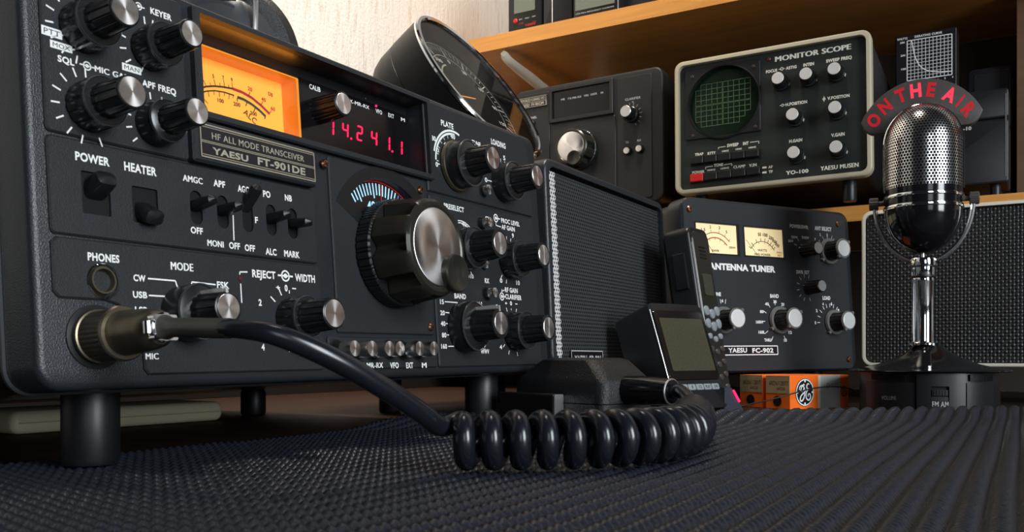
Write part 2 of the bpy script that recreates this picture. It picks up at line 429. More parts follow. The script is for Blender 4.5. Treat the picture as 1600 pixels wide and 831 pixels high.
def foot(D, x, y, r, world_z, name='foot', mtl=None):
    """round foot under a thing, vertical, from its underside down to world_z"""
    wp = D.M @ Vector((x, y, 0)); top = wp.z+.004
    b = B(); X = Matrix.Translation((wp.x, wp.y, 0)) @ Matrix.Rotation(PI/2, 4, 'X')
    # lathe runs along y -> world z
    lathe(b, [(r*.92,world_z),(r,world_z+.002),(r,top-.004),(r*.8,top)], 0, 0, 32, xf=D.Mi @ Matrix.Translation((wp.x,wp.y,0)) @ Matrix(((1,0,0,0),(0,0,1,0),(0,1,0,0),(0,0,0,1))))
    return D.add(name, b, mtl or rubber)
def bullseye(b, D, px, py, h, y, bridge=None):
    x, z = D.P(px, py, y); r = (D.P(px, py-h/2, y)[1]-D.P(px, py+h/2, y)[1])/2
    ring2(b, x, z, r*.72, r, y, 24); ring2(b, x, z, 0.00001, r*.42, y, 16)
    if bridge:
        for s in bridge: seg_line(b, (x+s*r*.4, z), (x+s*r*1.75, z), r*.3, y)

# perforated sheet: hexagonal lattice of cells, each a ring of faces round an open hole
def perforated(b, inside, fn, x0, x1, z0, z1, p, rh, n=12):
    dz = p*math.sqrt(3)/2; j = 0; z = z0
    Rh = p/math.sqrt(3)
    outer = []
    for k in range(12):
        a = PI/6*k+PI/6*3; rr = Rh if k % 2 == 0 else Rh*math.cos(PI/6); outer.append((rr*math.cos(a), rr*math.sin(a)))
    inner = [(rh*math.cos(PI/6*k+PI/6*3), rh*math.sin(PI/6*k+PI/6*3)) for k in range(12)]
    while z <= z1:
        x = x0+(p/2 if j % 2 else 0)
        while x <= x1:
            if inside(x, z):
                vs = [fn(x+a, z+c) for a, c in outer]+[fn(x+a, z+c) for a, c in inner]
                b.add(vs, [[k, (k+1)%12, 12+(k+1)%12, 12+k] for k in range(12)])
            x += p
        z += dz; j += 1

# ================================================================== TRANSCEIVER
FT = Dev('transceiver', (-.1548,.2927,-.0120), 58.76, 4.3, .27)
tag(FT.root, 'large charcoal transceiver with glowing amber meter, red frequency digits and big tuning knob', 'radio')
W, H = .347, .154
PY = -.0013                                    # front of the raised panels
win = rrect(.0715,.1090,.2228,.1485,.0008,2)
b = B(); prism(b, rrect(.0030,.0025,W-.0030,H-.0030,.008), .0225, .312, .0005); FT.add('cabinet', b, leather)
b = B(); prism(b, rrect(-.0008,-.0008,W+.0008,H+.0008,.0095,7), .0180, .0204, .0006, chb=.0006, holes=[win]); FT.add('trim_band', b, mats_edge)
# raised control panels
b = B(); prism(b, rrect(.0063,.0878,.0650,.1508,.002), PY, .0002, .0006, back=False); cpA = FT.add('control_panel', b, paint)
slotx = [.0666,.0797,.0928,.1059,.1185]
holes = [rrect(.0182,.0612,.0292,.0762,.0006,2), rrect(.0380,.0605,.0490,.0740,.0006,2)] + [pill(x,.0697,.0058,.0135) for x in slotx]
b = B(); prism(b, rrect(.0063,.0530,.1335,.0868,.002), PY, .0002, .0006, holes=holes, back=False); cpB = FT.add('control_panel', b, paint)
b = B()
for h in holes: prism(b, h, PY-.0001+.0012, .0001, 0)
FT.add('switch_well', b, blackm)
notch = [(.0397,.0160),(.0397,.0068),(.0415,.0047),(.1325,.0047),(.1340,.0062),(.1340,.0507),(.1325,.0522),(.0083,.0522),(.0063,.0502),(.0063,.0335),(.0085,.0313),(.0253,.0313),(.0300,.0300),(.0345,.0265),(.0378,.0220)]
b = B(); prism(b, notch, PY, .0002, .0006, back=False); cpC = FT.add('control_panel', b, paint)
DX, DZ = .1861, .0620                          # tuning knob centre
dial_hole = [(DX+.0385*math.cos(R(a)), DZ+.0385*math.sin(R(a))) for a in range(38,139,4)]+[(DX+.0225*math.cos(R(a)), DZ+.0225*math.sin(R(a))) for a in range(138,37,-4)]
b = B(); prism(b, rrect(0,0,W,H,.009,7), 0, .0185, .0028, holes=[win, dial_hole], steps=4, chb=.001); FT.add('bezel', b, bezelm)
b = B(); prism(b, rrect(.1440,.0218,.2192,.1052,.0012), PY, .0002, .0006, holes=[dial_hole], back=False); FT.add('dial_panel', b, paint)
b = B(); arc_strip(b, DX, DZ, .0388, .0445, 30, 150, PY-.0001, 30)
arc_strip(b, DX, DZ, .0262, .0388, 30, 38.3, PY-.0001, 4); arc_strip(b, DX, DZ, .0262, .0388, 138, 150, PY-.0001, 4); FT.add('dial_surround', b, blackp)
b = B(); arc_strip(b, DX, DZ, .0210, .0395, 34, 142, .0042, 40); dial = FT.add('tuning_dial', b, dialbk)
b = B()
for k in range(-9, 8):
    a = 97-k*4.1; big = k % 5 == 0
    ticks(b, DX, DZ, .0312 if not big else .0295, .0372, [a], .00085, .0040)
for t, a, r, w_ in (('40',104,.0262,.0062),('200',101,.0222,.0062)): text_at(b, t, DX+r*math.cos(R(a)), DZ+r*math.sin(R(a)), w_, .0036, .0040, .03, R(a-90)*.5)
ticks(b, DX, DZ, .0215, .0245, [116,88], .0007, .0040)
FT.add('dial_scale', b, cyanm, dial)
b = B(); text_at(b, '50', DX+.0262*math.cos(R(70)), DZ+.0262*math.sin(R(70)), .0062, .0036, .0040, .03, R(-12)); arc_strip(b, DX, DZ, .0236, .0241, 58, 88, .0040)
ticks(b, DX, DZ, .0312, .0372, [64.2,60.1,56,51.9,47.8], .00085, .0040)
FT.add('dial_scale', b, bluem, dial)
b = B(); arc_strip(b, DX, DZ, .0379, .0384, 42, 138, .0040, 30); ticks(b, DX, DZ, .0215, .0384, [87], .0005, .0038); FT.add('dial_cursor', b, redline, dial)
b = B(); prism(b, rrect(.1368,.0045,.2205,.0200,.0012), PY, .0002, .0006, back=False); cpD = FT.add('control_panel', b, paint)
b = B(); prism(b, [(.2223,.1005),(.3352,.1005),(.3352,.1390),(.3330,.1450),(.3285,.1490),(.3230,.1508),(.2223,.1508)], PY, .0002, .0006, back=False); cpE = FT.add('control_panel', b, paint)
b = B(); prism(b, rrect(.2223,.0044,.3348,.0988,.0012), PY, .0002, .0006, back=False); cpF = FT.add('control_panel', b, paint)
# window frame, meter and display
b = B(); prism(b, rrect(.0685,.1060,.2262,.1512,.0012,2), -.0036, .0003, .0008, holes=[win], back=False); FT.add('display_frame', b, paint)
b = B(); box(b, .0700, .2240, .0112, .0122, .1432, .1500); FT.add('window_header', b, blackp)
mt = None
b = B(); prism(b, rrect(.0740,.1095,.1400,.1432,.0003,1), .0108, .0218, 0, holes=[rrect(.0752,.1130,.1385,.1425,.0003,1)]); mt = FT.add('signal_meter', b, amberw)
b = B(); box(b, .0745, .1392, .0205, .0216, .1100, .1430); mface = FT.add('meter_face', b, amber, mt)
MY = .0203
b = B()
def crop5(*pts): return [(280+x/3.9575, y/3.9575) for x, y in pts]
FT.line(b, crop5((105,560),(125,548),(165,535),(215,532),(270,537),(330,548)), .0008, MY)
FT.line(b, crop5((105,588),(130,575),(170,563),(220,560),(280,570),(340,590)), .0006, MY)
for p, q in (((150,495),(165,528)),((215,490),(225,530)),((275,495),(282,535)),((327,512),(330,547)),((190,510),(196,530)),((250,512),(255,533)),((304,522),(308,542)),((180,565),(185,598)),((215,562),(217,585)),((248,566),(250,600)),((280,570),(280,592)),((310,580),(308,612)),((335,590),(333,605)),((135,590),(178,640))):
    FT.line(b, crop5(p, q), .0003, MY)
for t, x, y, w_ in (('3',143,475,10),('5',211,470,10),('7',273,480,10),('9',325,493,10),('100',257,622,38),('200',357,645,42),('300',460,702,40)):
    (x1, y1), = crop5((x-w_/2, y-w_*.12)); (x2, y2), = crop5((x+w_/2, y+w_*.12)); FT.text(b, t, x1, y1, x2, y2, 5.8, MY, .025, False)
x, z = FT.P(391, 182, MY); text_at(b, 'ALC', x, z, .008, .0028, MY, .01, R(-28))
FT.add('meter_scale', b, meterblk, mface)
b = B(); FT.line(b, crop5((330,548),(390,570),(450,605),(510,655),(560,705)), .0013, MY)
for p, q in (((438,570),(428,592)),((518,628),(505,650)),((570,685),(555,703))): FT.line(b, crop5(p, q), .0004, MY)
for t, x, y, w_ in (('20',438,550,28),('40',522,615,28),('60',580,672,26),('DB',565,583,28)):
    (x1, y1), = crop5((x-w_/2, y-w_*.2)); (x2, y2), = crop5((x+w_/2, y+w_*.2)); FT.text(b, t, x1, y1, x2, y2, 5.8, MY, .025, False)
FT.add('meter_scale', b, meterred, mface)
b = B(); FT.line(b, crop5((360,600),(400,615),(450,645),(500,685),(535,720)), .0013, MY)
for p, q in (((360,603),(360,628)),((420,632),(412,655)),((470,668),(462,690)),((535,720),(528,736))): FT.line(b, crop5(p, q), .0005, MY)
FT.add('meter_scale', b, metergrn, mface)
b = B(); box(b, .0752, .1385, .0109, .0113, .1130, .1425); FT.add('meter_glass', b, glass, mt)
b = B(); box(b, .1402, .2235, .0108, .0120, .1085, .1440); disp = FT.add('frequency_display', b, smoke)
b = B()
for t, x1, y1, x2, y2, h in (('TX-MR-RX',541,156,577,168,5.5),('VFO',587,173,597,176,6),('EXT',606.7,179.6,615.6,182,6),('M',626.5,186.2,632.6,187.9,5.5)): FT.text(b, t, x1, y1, x2, y2, h, .0106, .02)
FT.add('display_lettering', b, whitet, disp)
SEG = {'0':'abcdef','1':'bc','2':'abged','4':'fgbc'}
def digit(ch, px, py, h):
    b = B(); x, z = FT.P(px, py, .0105); hh = FT.P(px, py-h/2, .0105)[1]-FT.P(px, py+h/2, .0105)[1]; w_ = hh*.52; t = hh*.10
    if ch == '.': prism(b, circ(x, z, hh*.075, 10), .0103, .0107)
    else:
        S = {'a':((-w_/2,hh/2),(w_/2,hh/2)),'b':((w_/2,hh/2),(w_/2,0)),'c':((w_/2,0),(w_/2,-hh/2)),'d':((-w_/2,-hh/2),(w_/2,-hh/2)),'e':((-w_/2,0),(-w_/2,-hh/2)),'f':((-w_/2,hh/2),(-w_/2,0)),'g':((-w_/2,0),(w_/2,0))}
        for s in SEG[ch]:
            (ax, az), (bx, bz) = S[s]; sh = .10
            p = Vector((x+ax+sh*az, z+az)); q = Vector((x+bx+sh*bz, z+bz)); d = (q-p).normalized(); n = Vector((-d.y, d.x))*t/2; p = p+d*t*.55; q = q-d*t*.55
            prism(b, [tuple(p-n), tuple(q-n), tuple(q+d*t*.35), tuple(q+n), tuple(p+n), tuple(p-d*t*.35)], .0103, .0107)
    FT.add('display_digit' if ch != '.' else 'decimal_point', b, ledm, disp)
for ch, px, py in (('1',517,199.5),('4',539.7,203.2),('.',548.8,216.5),('2',562,208.3),('4',584.7,216),('1',605,223.5),('.',613,236.5),('1',624.5,230)): digit(ch, px, py, 21)
for px, py, m in ((571,154,brass),(587.8,165.5,ledpink)):
    x, z = FT.P(px, py, .0106); b = B(); lathe(b, [(.0006,.0108),(.0006,.0104),(.0003,.0101),(0,.0101)], x, z, 14); FT.add('indicator_lamp', b, m, disp)
b = B(); prism(b, circ(0,0,.0001,4), 0, .0001)
x, z = FT.P(537, 161.7, -.005)
knob(FT, x, z, .0108, .0158, .0064, .0051, ribs=18)
# name plate
NY = -.0050
x0 = FT.P(314, 222, NY)[0]; x1 = FT.P(491, 257, NY)[0]
zt = (FT.P(313,203,NY)[1]+FT.P(491,230.5,NY)[1])/2; zb = (FT.P(316,243,NY)[1]+FT.P(491,283.6,NY)[1])/2
b = B(); prism(b, rrect(x0-.0032,zb-.0022,x1+.0018,zt+.0018,.0014), NY+.0004, .0002, .001, back=False); nm = FT.add('name_plate', b, paint)
b = B(); prism(b, rrect(x0,zb,x1,zt,.0002,1), NY, NY+.0006); FT.add('plate_face', b, darkplate, nm)
b = B(); yy = NY-.0001; zm = (FT.P(403,230,NY)[1]+FT.P(404.5,252,NY)[1])/2
for p, q in (((x0,zb),(x1,zb)),((x0,zt),(x1,zt)),((x0,zb),(x0,zt)),((x1,zb),(x1,zt))): seg_line(b, p, q, .00055, yy)
for z in (zm-.0003, zm+.0003): seg_line(b, (x0,z), (x1,z), .0003, yy)
for z in (zt-.0009, zb+.0009): seg_line(b, (x0,z), (x1,z), .0003, yy)
FT.add('plate_border', b, goldt, nm)
b = B(); FT.text(b, 'HF ALL MODE TRANSCEIVER', 331, 212.3, 475, 248, 9.5, yy, .012)
FT.text(b, 'YAESU', 332, 235.5, 388, 247.5, 9.5, yy, .035); FT.text(b, 'FT-901DE', 402.7, 251, 477, 268.5, 10.5, yy, .035); FT.add('plate_lettering', b, cream_t, nm)

# knobs
E_ = .025
c1, c2 = .0212, .0484
knob(FT, c1, .1268, PY, .0245, .0062, .0052, lower=(.0088,.0100), ribs=14, pointer=[(250,'low')])
knob(FT, c2, .1270, PY, .0245, .0056, .0046, lower=(.0080,.0100), ribs=14, pointer=[(285,'up')])
knob(FT, .0222, .0990, PY, .0245, .0062, .0052, lower=(.0088,.0100), ribs=14, pointer=[(290,'low')])
knob(FT, .0490, .0985, PY, .0245, .0056, .0047, skirt=(.0082,.0085), ribs=14)
knob(FT, .0583, .0275, PY, .0245, .0066, .0052, skirt=(.0108,.0100), ribs=12, pointer=[(95,'bar')])
knob(FT, .1140, .0272, PY, .0255, .0073, .0060, lower=(.0092,.0105), ribs=14)
knob(FT, .2492, .1183, PY, .0260, .0084, .0062, skirt=(.0132,.0110), ribs=14)
b = B(); lathe(b, [(.0140,PY-.0002),(.0146,PY-.0008),(.0142,PY-.0024),(.0130,PY-.0026)], .2492, .1183, 64, cap0=False, cap1=False); FT.add('knob_ring', b, brass)
knob(FT, .2992, .1168, PY, .0255, .0082, .0062, skirt=(.0118,.0095), ribs=14, pointer=[(85,'low')])
knob(FT, .2512, .0710, PY, .0255, .0088, .0064, skirt=(.0118,.0095), ribs=14)
knob(FT, .3005, .0690, PY, .0255, .0082, .0062, lower=(.0112,.0100), ribs=14, pointer=[(300,'up')])
knob(FT, .2456, .0264, PY, .0260, .0090, .0064, skirt=(.0140,.0100), ribs=12, pointer=[(95,'bar')])
knob(FT, .3005, .0252, PY, .0255, .0084, .0064, lower=(.0116,.0105), ribs=14, pointer=[(80,'up')])
for px, py, L_, r in ((764.7,296,.006,.0030),(766,347,.008,.0029),(774,457,.008,.0030),(761,413,.004,.0024)):
    x, z = FT.P(px, py, -L_); push_button(FT, x, z, PY, L_-.0012, r)
for k, px in enumerate((554.4,581.4,608.2,624.6,655.4,677.7)):
    L_ = .0125 if k != 3 else .0085
    x, z = FT.P(px, 544.3, -L_); push_button(FT, x, z, PY, L_-.0012, .0038)
# main tuning knob
def tuning(D, cx, cz, y0, s=1., spinner=(.0106,-.0125)):
    b = B()
    lathe(b, [(.0205*s,y0-.009*s),(.0262*s,y0-.0095*s),(.0260*s,y0-.013*s),(.0256*s,y0-.016*s),(.0252*s,y0-.022*s),(.0246*s,y0-.0265*s),(.0238*s,y0-.0285*s),(.0222*s,y0-.0298*s),(.0205*s,y0-.0298*s),(.0194*s,y0-.0290*s)], cx, cz, 192, (8,.0042*s,(1,2,3,4,5)), smoothrib=True)
    t = D.add('tuning_knob', b, olivem)
    b = B(); lathe(b, [(.0250*s,y0-.0004),(.0272*s,y0-.001),(.0272*s,y0-.0080*s),(.0262*s,y0-.0088*s),(.0200*s,y0-.0088*s)], cx, cz, 288, (96,.0006*s,(1,2))); D.add('knurled_skirt', b, knobm, t)
    b = B(); lathe(b, [(.0194*s,y0-.0288*s),(.0193*s,y0-.0295*s),(.0188*s,y0-.0298*s),(.008*s,y0-.0298*s),(0,y0-.0298*s)], cx, cz, 96); D.add('metal_cap', b, capm, t)
    sx, sz = cx+spinner[0]*s, cz+spinner[1]*s; r = .0098*s; y1 = y0-.0298*s
    b = B(); lathe(b, [(r*.96,y1+.004*s),(r,y1),(r*.99,y1-.0030*s),(r*.93,y1-.0037*s),(r*.86,y1-.0036*s),(r*.6,y1-.0022*s),(r*.3,y1-.0014*s),(0,y1-.0012*s)], sx, sz, 64); D.add('finger_spinner', b, olivem, t)
    return t
tuning(FT, DX, DZ, PY)
for px, py in ((508,256),(674,511),(657.7,297)):
    x, z = FT.P(px, py, -.002); screw(FT, x, z, .0022, PY)
# switches
b = B(); paddle(b, .0238, .0690, .0088, .0072, .0125, 22); FT.add('rocker_lever', b, blackp)
b = B(); paddle(b, .0436, .0665, .0086, .0070, .0115, -26); FT.add('rocker_lever', b, blackp)
for x, pt in zip(slotx, (6, 4, 40, 4, -4)):
    b = B(); paddle(b, x, .0700 if pt < 20 else .0715,   .0050, .0046, .0155, pt, w2=.0050); FT.add('lever_switch', b, blackp)
# phones socket
x, z = FT.P(161.7, 438, -.003); b = B()
lathe(b, [(.0050,PY),(.0050,-.0030),(.0047,-.0036),(.0041,-.0036),(.0038,-.003),(.0038,.002)], x, z, 40, cap0=False, cap1=False); js = FT.add('headphone_socket', b, brass)
b = B(); lathe(b, [(.0039,-.0005),(0,-.0004)], x, z, 24); FT.add('socket_hole', b, blackm, js)
b = B(); lathe(b, [(.0064,PY-.0002),(.0060,PY-.0006),(.0052,PY-.0006)], x+.0012, z, 40, cap0=False, cap1=False); FT.add('socket_nut', b, chrome, js)
x, z = .0215, .0183; b = B(); lathe(b, [(.0112,.0002),(.0112,-.0008),(.0100,-.0010),(.0060,-.0010),(.0060,.002)], x, z, 40, cap0=False); FT.add('microphone_socket', b, blackp)
# feet
for n_, x, y, r, wz in (('front_foot',.0385,.030,.0104,.0048),('front_foot',.3040,.026,.0104,.0048),('rear_foot',.0400,.255,.0095,.0004),('rear_foot',.3170,.245,.0095,.0004)): foot(FT, x, y, r, wz, n_)

# lettering printed on the panels
b = B(); y = PY-.0001
T = lambda s, *a, **k: FT.text(b, s, *a, y=y, bold=.032, **k)
for a in (('KEYER',235,17.5,268,27,9),('SQL',90,91,116,97.5,9.5),('MIC GAIN',148,108.5,207,122,9),('APF FREQ',222,130.5,275,143,9.5),
          ('POWER',117.5,244,171,252.5,12.5),('HEATER',194,259,244.6,269,12.5),('AMGC',285.5,277.7,316.5,283,9.5),('APF',333.5,285.5,351.7,288.5,9.5),('AGC',371.5,294,389,297,9.5),
          ('S',395,298,400,299,9.5),('PO',411,302,422.5,304.5,9.5),('NB',445,308,456,310.5,9),('F',398.5,343.5,403,344,9),('OFF',298,359.3,317,361,9.5),('MONI',324,379,349.5,382,9.5),('OFF',358,383,375,385,9.5),('OFF',382.5,386.5,398.5,388.5,9.5),
          ('ALC',415,392.5,432,394,9.5),('MARK',444,395.5,468,398.5,10),('PHONES',137,400.3,186.5,404.7,11.5),('MODE',266.6,415,302,418,12),('CW',208.5,434,227.5,434.8,9.5),('USB',207.7,460,230,460.8,9.5),('LSB',211,484,230.7,484.5,9.5),('FSK',339,444.5,358,446,9.5),('MIC',227.4,556.5,248,556.5,9.5),
          ('REJECT',394,426.5,430.5,430.5,11),('WIDTH',461,433.5,492,435.8,11),('+',431.5,449,437.5,449.3,7),('0',444.8,450,449.3,450,9.5),('2',404,472.4,409,472.6,9.5),('4',408.5,542.3,413.5,542.3,9.5),
          ('TX-MR-RX',558,570.8,598.6,570.6,8.5),('VFO',609.5,570.7,623,570.7,8.5),('EXT',634.5,570.6,645.5,570.6,8.5),('M',659,570.4,666.6,570.4,8),
          ('15',687.5,471.2,693.5,471.5,7),('20',688,488.5,695,488.7,7),('40',688.8,505.5,696,505.5,7),('80',690.5,523.4,697.5,523.4,7),('160',689.5,541,698.5,541,7),('BAND',710,462,728,463.3,7.5),('10A',745.8,474.7,754.6,475.3,7),('JJY',751,542,759.6,542,6.5),('WWV',751.2,549,764.4,549,6.5),('RX',757.5,438.4,764.3,438.8,7),
          ('RF GAIN',789,452.3,808.8,454.6,7),('CLARIFIER',789.5,462.8,814.8,465.5,7),('+',789,473.6,792.6,473.8,5),('0',796.8,473.6,800,473.9,6),('4',780.7,542.2,784.5,542,6),('0',781,438,785,438.3,6.5),('10',806.5,441.5,812,442,6.5),
          ('PRESELECT',693.6,321,725,328.2,7.5),('40',721.5,349.5,729,350.8,6.5),('PROC LEVEL',783,343.6,811.9,350.9,6.5),('AF GAIN',783.7,353.8,804.3,358.9,6.5),('9',799.8,367.8,802.8,368.4,6.5),
          ('PLATE',689,191.2,708.4,197.8,8),('LOADING',767.3,220.6,789.8,228.2,8),('80',674,215.2,681,217,7),('160',667,236,676.5,238.5,7),('40',704,211.7,711,214.5,7),('0',680.7,256.3,684.3,257,7),('2',683.5,234.5,686.2,235.2,5),('4',693.5,224.2,696.3,225,5),('TUNE',737.5,221.8,751,226.3,6.5),('5',786.3,246.3,789.5,247.2,6.5),('0',757.5,280.4,761.5,281.4,6.5),('10',735,431.5,740,432,6)): T(*a)
FT.text(b, 'CALIB', 483.4, 135, 500.6, 140, 7, -.0001)
ticks(b, .1140,.0272,.0112,.0126,(90,),.0005,y); ticks(b, .3005,.0252,.0130,.0142,(90,),.0005,y); bullseye(b, FT, 216.4, 9.6, 12, y, (-1,1)); bullseye(b, FT, 136.2, 103, 14, y, (-1,1)); bullseye(b, FT, 446, 431, 18, y, (-1,1)); bullseye(b, FT, 774.8, 340.7, 13, y, (1,)); bullseye(b, FT, 784.3, 463, 13, y, (1,))
LW = .00055
def LN(*pts, w=LW): FT.line(b, pts, w, y)
LN((231,435),(274,438.6),(278,451)); LN((232.5,461.4),(259,463)); LN((232,487),(240,488)); LN((337,444.7),(300,440.4),(298.7,448)); LN((386.6,424.8),(374.7,424.8),(374.7,429)); LN((376,443),(377.8,473)); LN((364.2,336),(365.6,375.5))
LN((695,471.2),(714.6,472.6),(716.7,480.6)); LN((696,488.1),(708.6,489.2)); LN((697,505.5),(705,505.5)); LN((698.7,523.2),(706.8,523.5)); LN((700.5,541),(711.3,540.8),(712.8,538.3)); LN((744.7,474.2),(727,473),(726.7,477.9)); LN((456.5,450.6),(462.5,451)); LN((805,474.7),(808.5,475))
LN((774.8,346),(775,352),(783,354.5)); LN((784.3,455),(788.5,453)); LN((784,458),(784.3,451.5)); LN((762,281.5),(768.5,283.5)); LN((758.5,341.5),(758.8,338.5),(764.5,339.8))
for x, z, r0, r1, angs in ((c1,.1268,.0105,.0135,range(90,271,24)),(c2,.1270,.0098,.0126,(78,96,120,144,168,192,216)),(.0222,.0990,.0106,.0138,(92,112,136,160,184,208,232,256,290)),(.0490,.0985,.0098,.0124,(70,95,120,145,170,195,220)),
                           (.1140,.0272,.0112,.0145,(115,140,205,235,262,300,330)),(.3005,.0690,.0125,.0150,(70,90,112,230,255)),(.3005,.0252,.0130,.0156,(66,112,218,245,285)),(.2992,.1168,.0132,.0155,(70,88,106,130,200)),(.2492,.1183,.0150,.0168,(185,))): ticks(b, x, z, r0, r1, angs, .00058, y)
arc_strip(b, .2492,.1183, .0178, .0190, 85, 178, y, 20); arc_strip(b, .2492,.1183, .0196, .0208, 72, 165, y, 20); ticks(b, .2492,.1183, .0160, .0176, range(95,180,14), .0004, y)
arc_strip(b, .2512,.0710, .0150, .0156, 42, 100, y, 10); arc_strip(b, .2512,.0710, .0162, .0168, 42, 100, y, 10); ticks(b, .2512,.0710,.0140,.0165,(238,255,288,300), .0008, y)
for bx in ([(64,38),(97,48.5),(97,62),(65,53)],[(77.5,61.5),(113,72),(113,83.5),(79,73.5)],[(190,97),(221,106.5),(220,117.5),(191.5,109)]):
    L_ = [FT.P(*p, y) for p in bx]; xa = (L_[0][0]+L_[3][0])/2; xb = (L_[1][0]+L_[2][0])/2; za = (L_[2][1]+L_[3][1])/2; zb_ = (L_[0][1]+L_[1][1])/2
    b.add([(xa,y,za),(xb,y,za),(xb,y,zb_),(xa,y,zb_)], [[0,1,2,3]])
    bx.append((xa,xb,za,zb_))
    seg_line(b, (xb, (za+zb_)/2), (xb+.0012, (za+zb_)/2+.0006 if bx[0][0] < 150 else zb_+.001), LW, y)
    b2 = B(); text_at(b2, {64:'PTT',77.5:'MOX',190:'MAN'}[bx[0][0]], (xa+xb)/2, (za+zb_)/2, (xb-xa)*.78, (zb_-za)*.58, y-.0001, .0); FT.add('label_lettering', b2, paint)
split_add(FT, 'panel_lettering', b, whitet, [(cpA,0,.0665,.0868,.16),(disp,.068,.1455,.11,.16),(cpB,0,.136,.0527,.0868),(cpC,0,.136,0,.0527),(cpD,.136,.2215,0,.03),(cpE,.2215,.36,.0996,.16),(cpF,.2,.36,0,.0996)])
x, z = FT.P(374.7, 435.4, PY); b = B(); lathe(b, [(.0010,PY),(.0009,PY-.0004),(0,PY-.0006)], x, z, 12); FT.add('indicator_lamp', b, leddark)

pl_ = bpy.data.lights.new('meter_lamp', 'AREA'); pl_.shape = 'RECTANGLE'; pl_.size = .058; pl_.size_y = .004; pl_.energy = .007; pl_.color = (1,.34,.04)
lo_ = bpy.data.objects.new('meter_lamp', pl_); col.objects.link(lo_); lo_.matrix_world = FT.M @ Matrix.Translation((.1060,.0075,.1436)) @ Matrix.Rotation(PI, 4, 'X')

# ================================================================== ROOM
US = Vector((.862,-.507,0)).normalized(); VS = Vector((-US.y, US.x, 0))     # along the back wall, into it
S0 = Vector((.364,.960,0))                                                    # a point of the shelf front line
SA = math.degrees(math.atan2(US.y, US.x))
def shelf_pt(px, off):
    """point seen at image column px on the line parallel to the shelf front, off behind it"""
    q = S0+VS*off; k = (px-CX)/F
    t = (k*q.y-q.x)/(US.x-k*US.y); return q+US*t
FN = Vector((math.sin(R(58.76)), -math.cos(R(58.76)), 0)); FP = Vector((-.1548,.2927,0)); DL = .50
# wall lines: left wall {(p-FP).FN = -DL}, back wall {(p-S0).VS = .29}
def corner():
    q = S0+VS*.29; t = (-DL-(q-FP).dot(FN))/US.dot(FN); return q+US*t
CO = corner(); ULW = Vector((-FN.y, FN.x, 0)); 
if ULW.y < 0: ULW = -ULW
def slab(name, p, q, n, th, z0, z1, m):
    b = B(); n = n*th
    pts = [p, q, q+n, p+n]
    vs = [(v.x, v.y, z0) for v in pts]+[(v.x, v.y, z1) for v in pts]
    b.add(vs, [[0,1,2,3],[4,5,6,7],[0,1,5,4],[1,2,6,5],[2,3,7,6],[3,0,4,7]])
    return b.build(name, m, flat=True)
structure(slab('wall_left', CO-ULW*1.9, CO+ULW*.02, -FN, .03, -.75, 1.7, wallm))
structure(slab('wall_back', CO-US*.02, CO+US*2.0, VS, .03, -.75, 1.7, wallm))
z0 = CAMZ
# desk, in the corner of the room
b = B(); pts = [CO+FN*.004-VS*.004, CO+FN*.004-VS*.004+US*1.7, CO+US*1.7-VS*1.25, CO+FN*.004-VS*1.45]
n_ = len(pts); b.add([(p.x,p.y,0) for p in pts]+[(p.x,p.y,-.03) for p in pts], [[0,1,2,3],[4,5,6,7]]+[[i,(i+1)%4,4+(i+1)%4,4+i] for i in range(4)])
tag(b.build('desk', deskm, flat=True), 'dark brown wooden desk under the ribbed mat and radio equipment', 'desk')
# shelves
ee = (CO+FN*.003-S0).dot(US)
def shelf(name, zt, th, t0, t1, depth, label, m1):
    b = B(); M = Matrix(((US.x,VS.x,0,S0.x),(US.y,VS.y,0,S0.y),(0,0,1,0),(0,0,0,1)))
    prism(b, rrect(t0,zt-th,t1,zt,.0012,2), .0002, depth)
    o = b.build(name, m1); o.matrix_world = M; return tag(o, label, 'shelf')
us_ = shelf('wall_shelf', z0+.4247, .0195, ee, 1.0, .286, 'upper pine shelf holding the small meters, its front edge glowing orange', pine)
ls_ = shelf('wall_shelf', z0+.1600, .0165, ee, 1.0, .286, 'lower pine shelf under the monitor scope and behind the vintage microphone', pine)
# boards added as shade over the back wall, and a strip behind the desk
M = Matrix(((US.x,VS.x,0,S0.x),(US.y,VS.y,0,S0.y),(0,0,1,0),(0,0,0,1)))
for za, zb in ((.0005, z0+.1430), (z0+.1605, z0+.4048)):
    b = B(); box(b, ee+.002, 1.0, .2865, .2895, za, zb); o = b.build('shade_board', mat('shade_board_umber', (.028,.016,.010), .6, noise=(7,.3,(1,9,9))), flat=True); o.matrix_world = M
    tag(o, 'added dark brown board standing for shade on the wall between the two shelves' if zb > .3 else 'added dark brown board standing for shade on the wall between desk and lower shelf', 'board')
structure(slab('shade_strip_left', CO-ULW*1.42, CO-ULW*.012, FN, .012, .0006, .070, mat('shade_strip_umber', (.010,.007,.005), .7)))  # dark strip added so the wall seen under the transceiver falls into shade
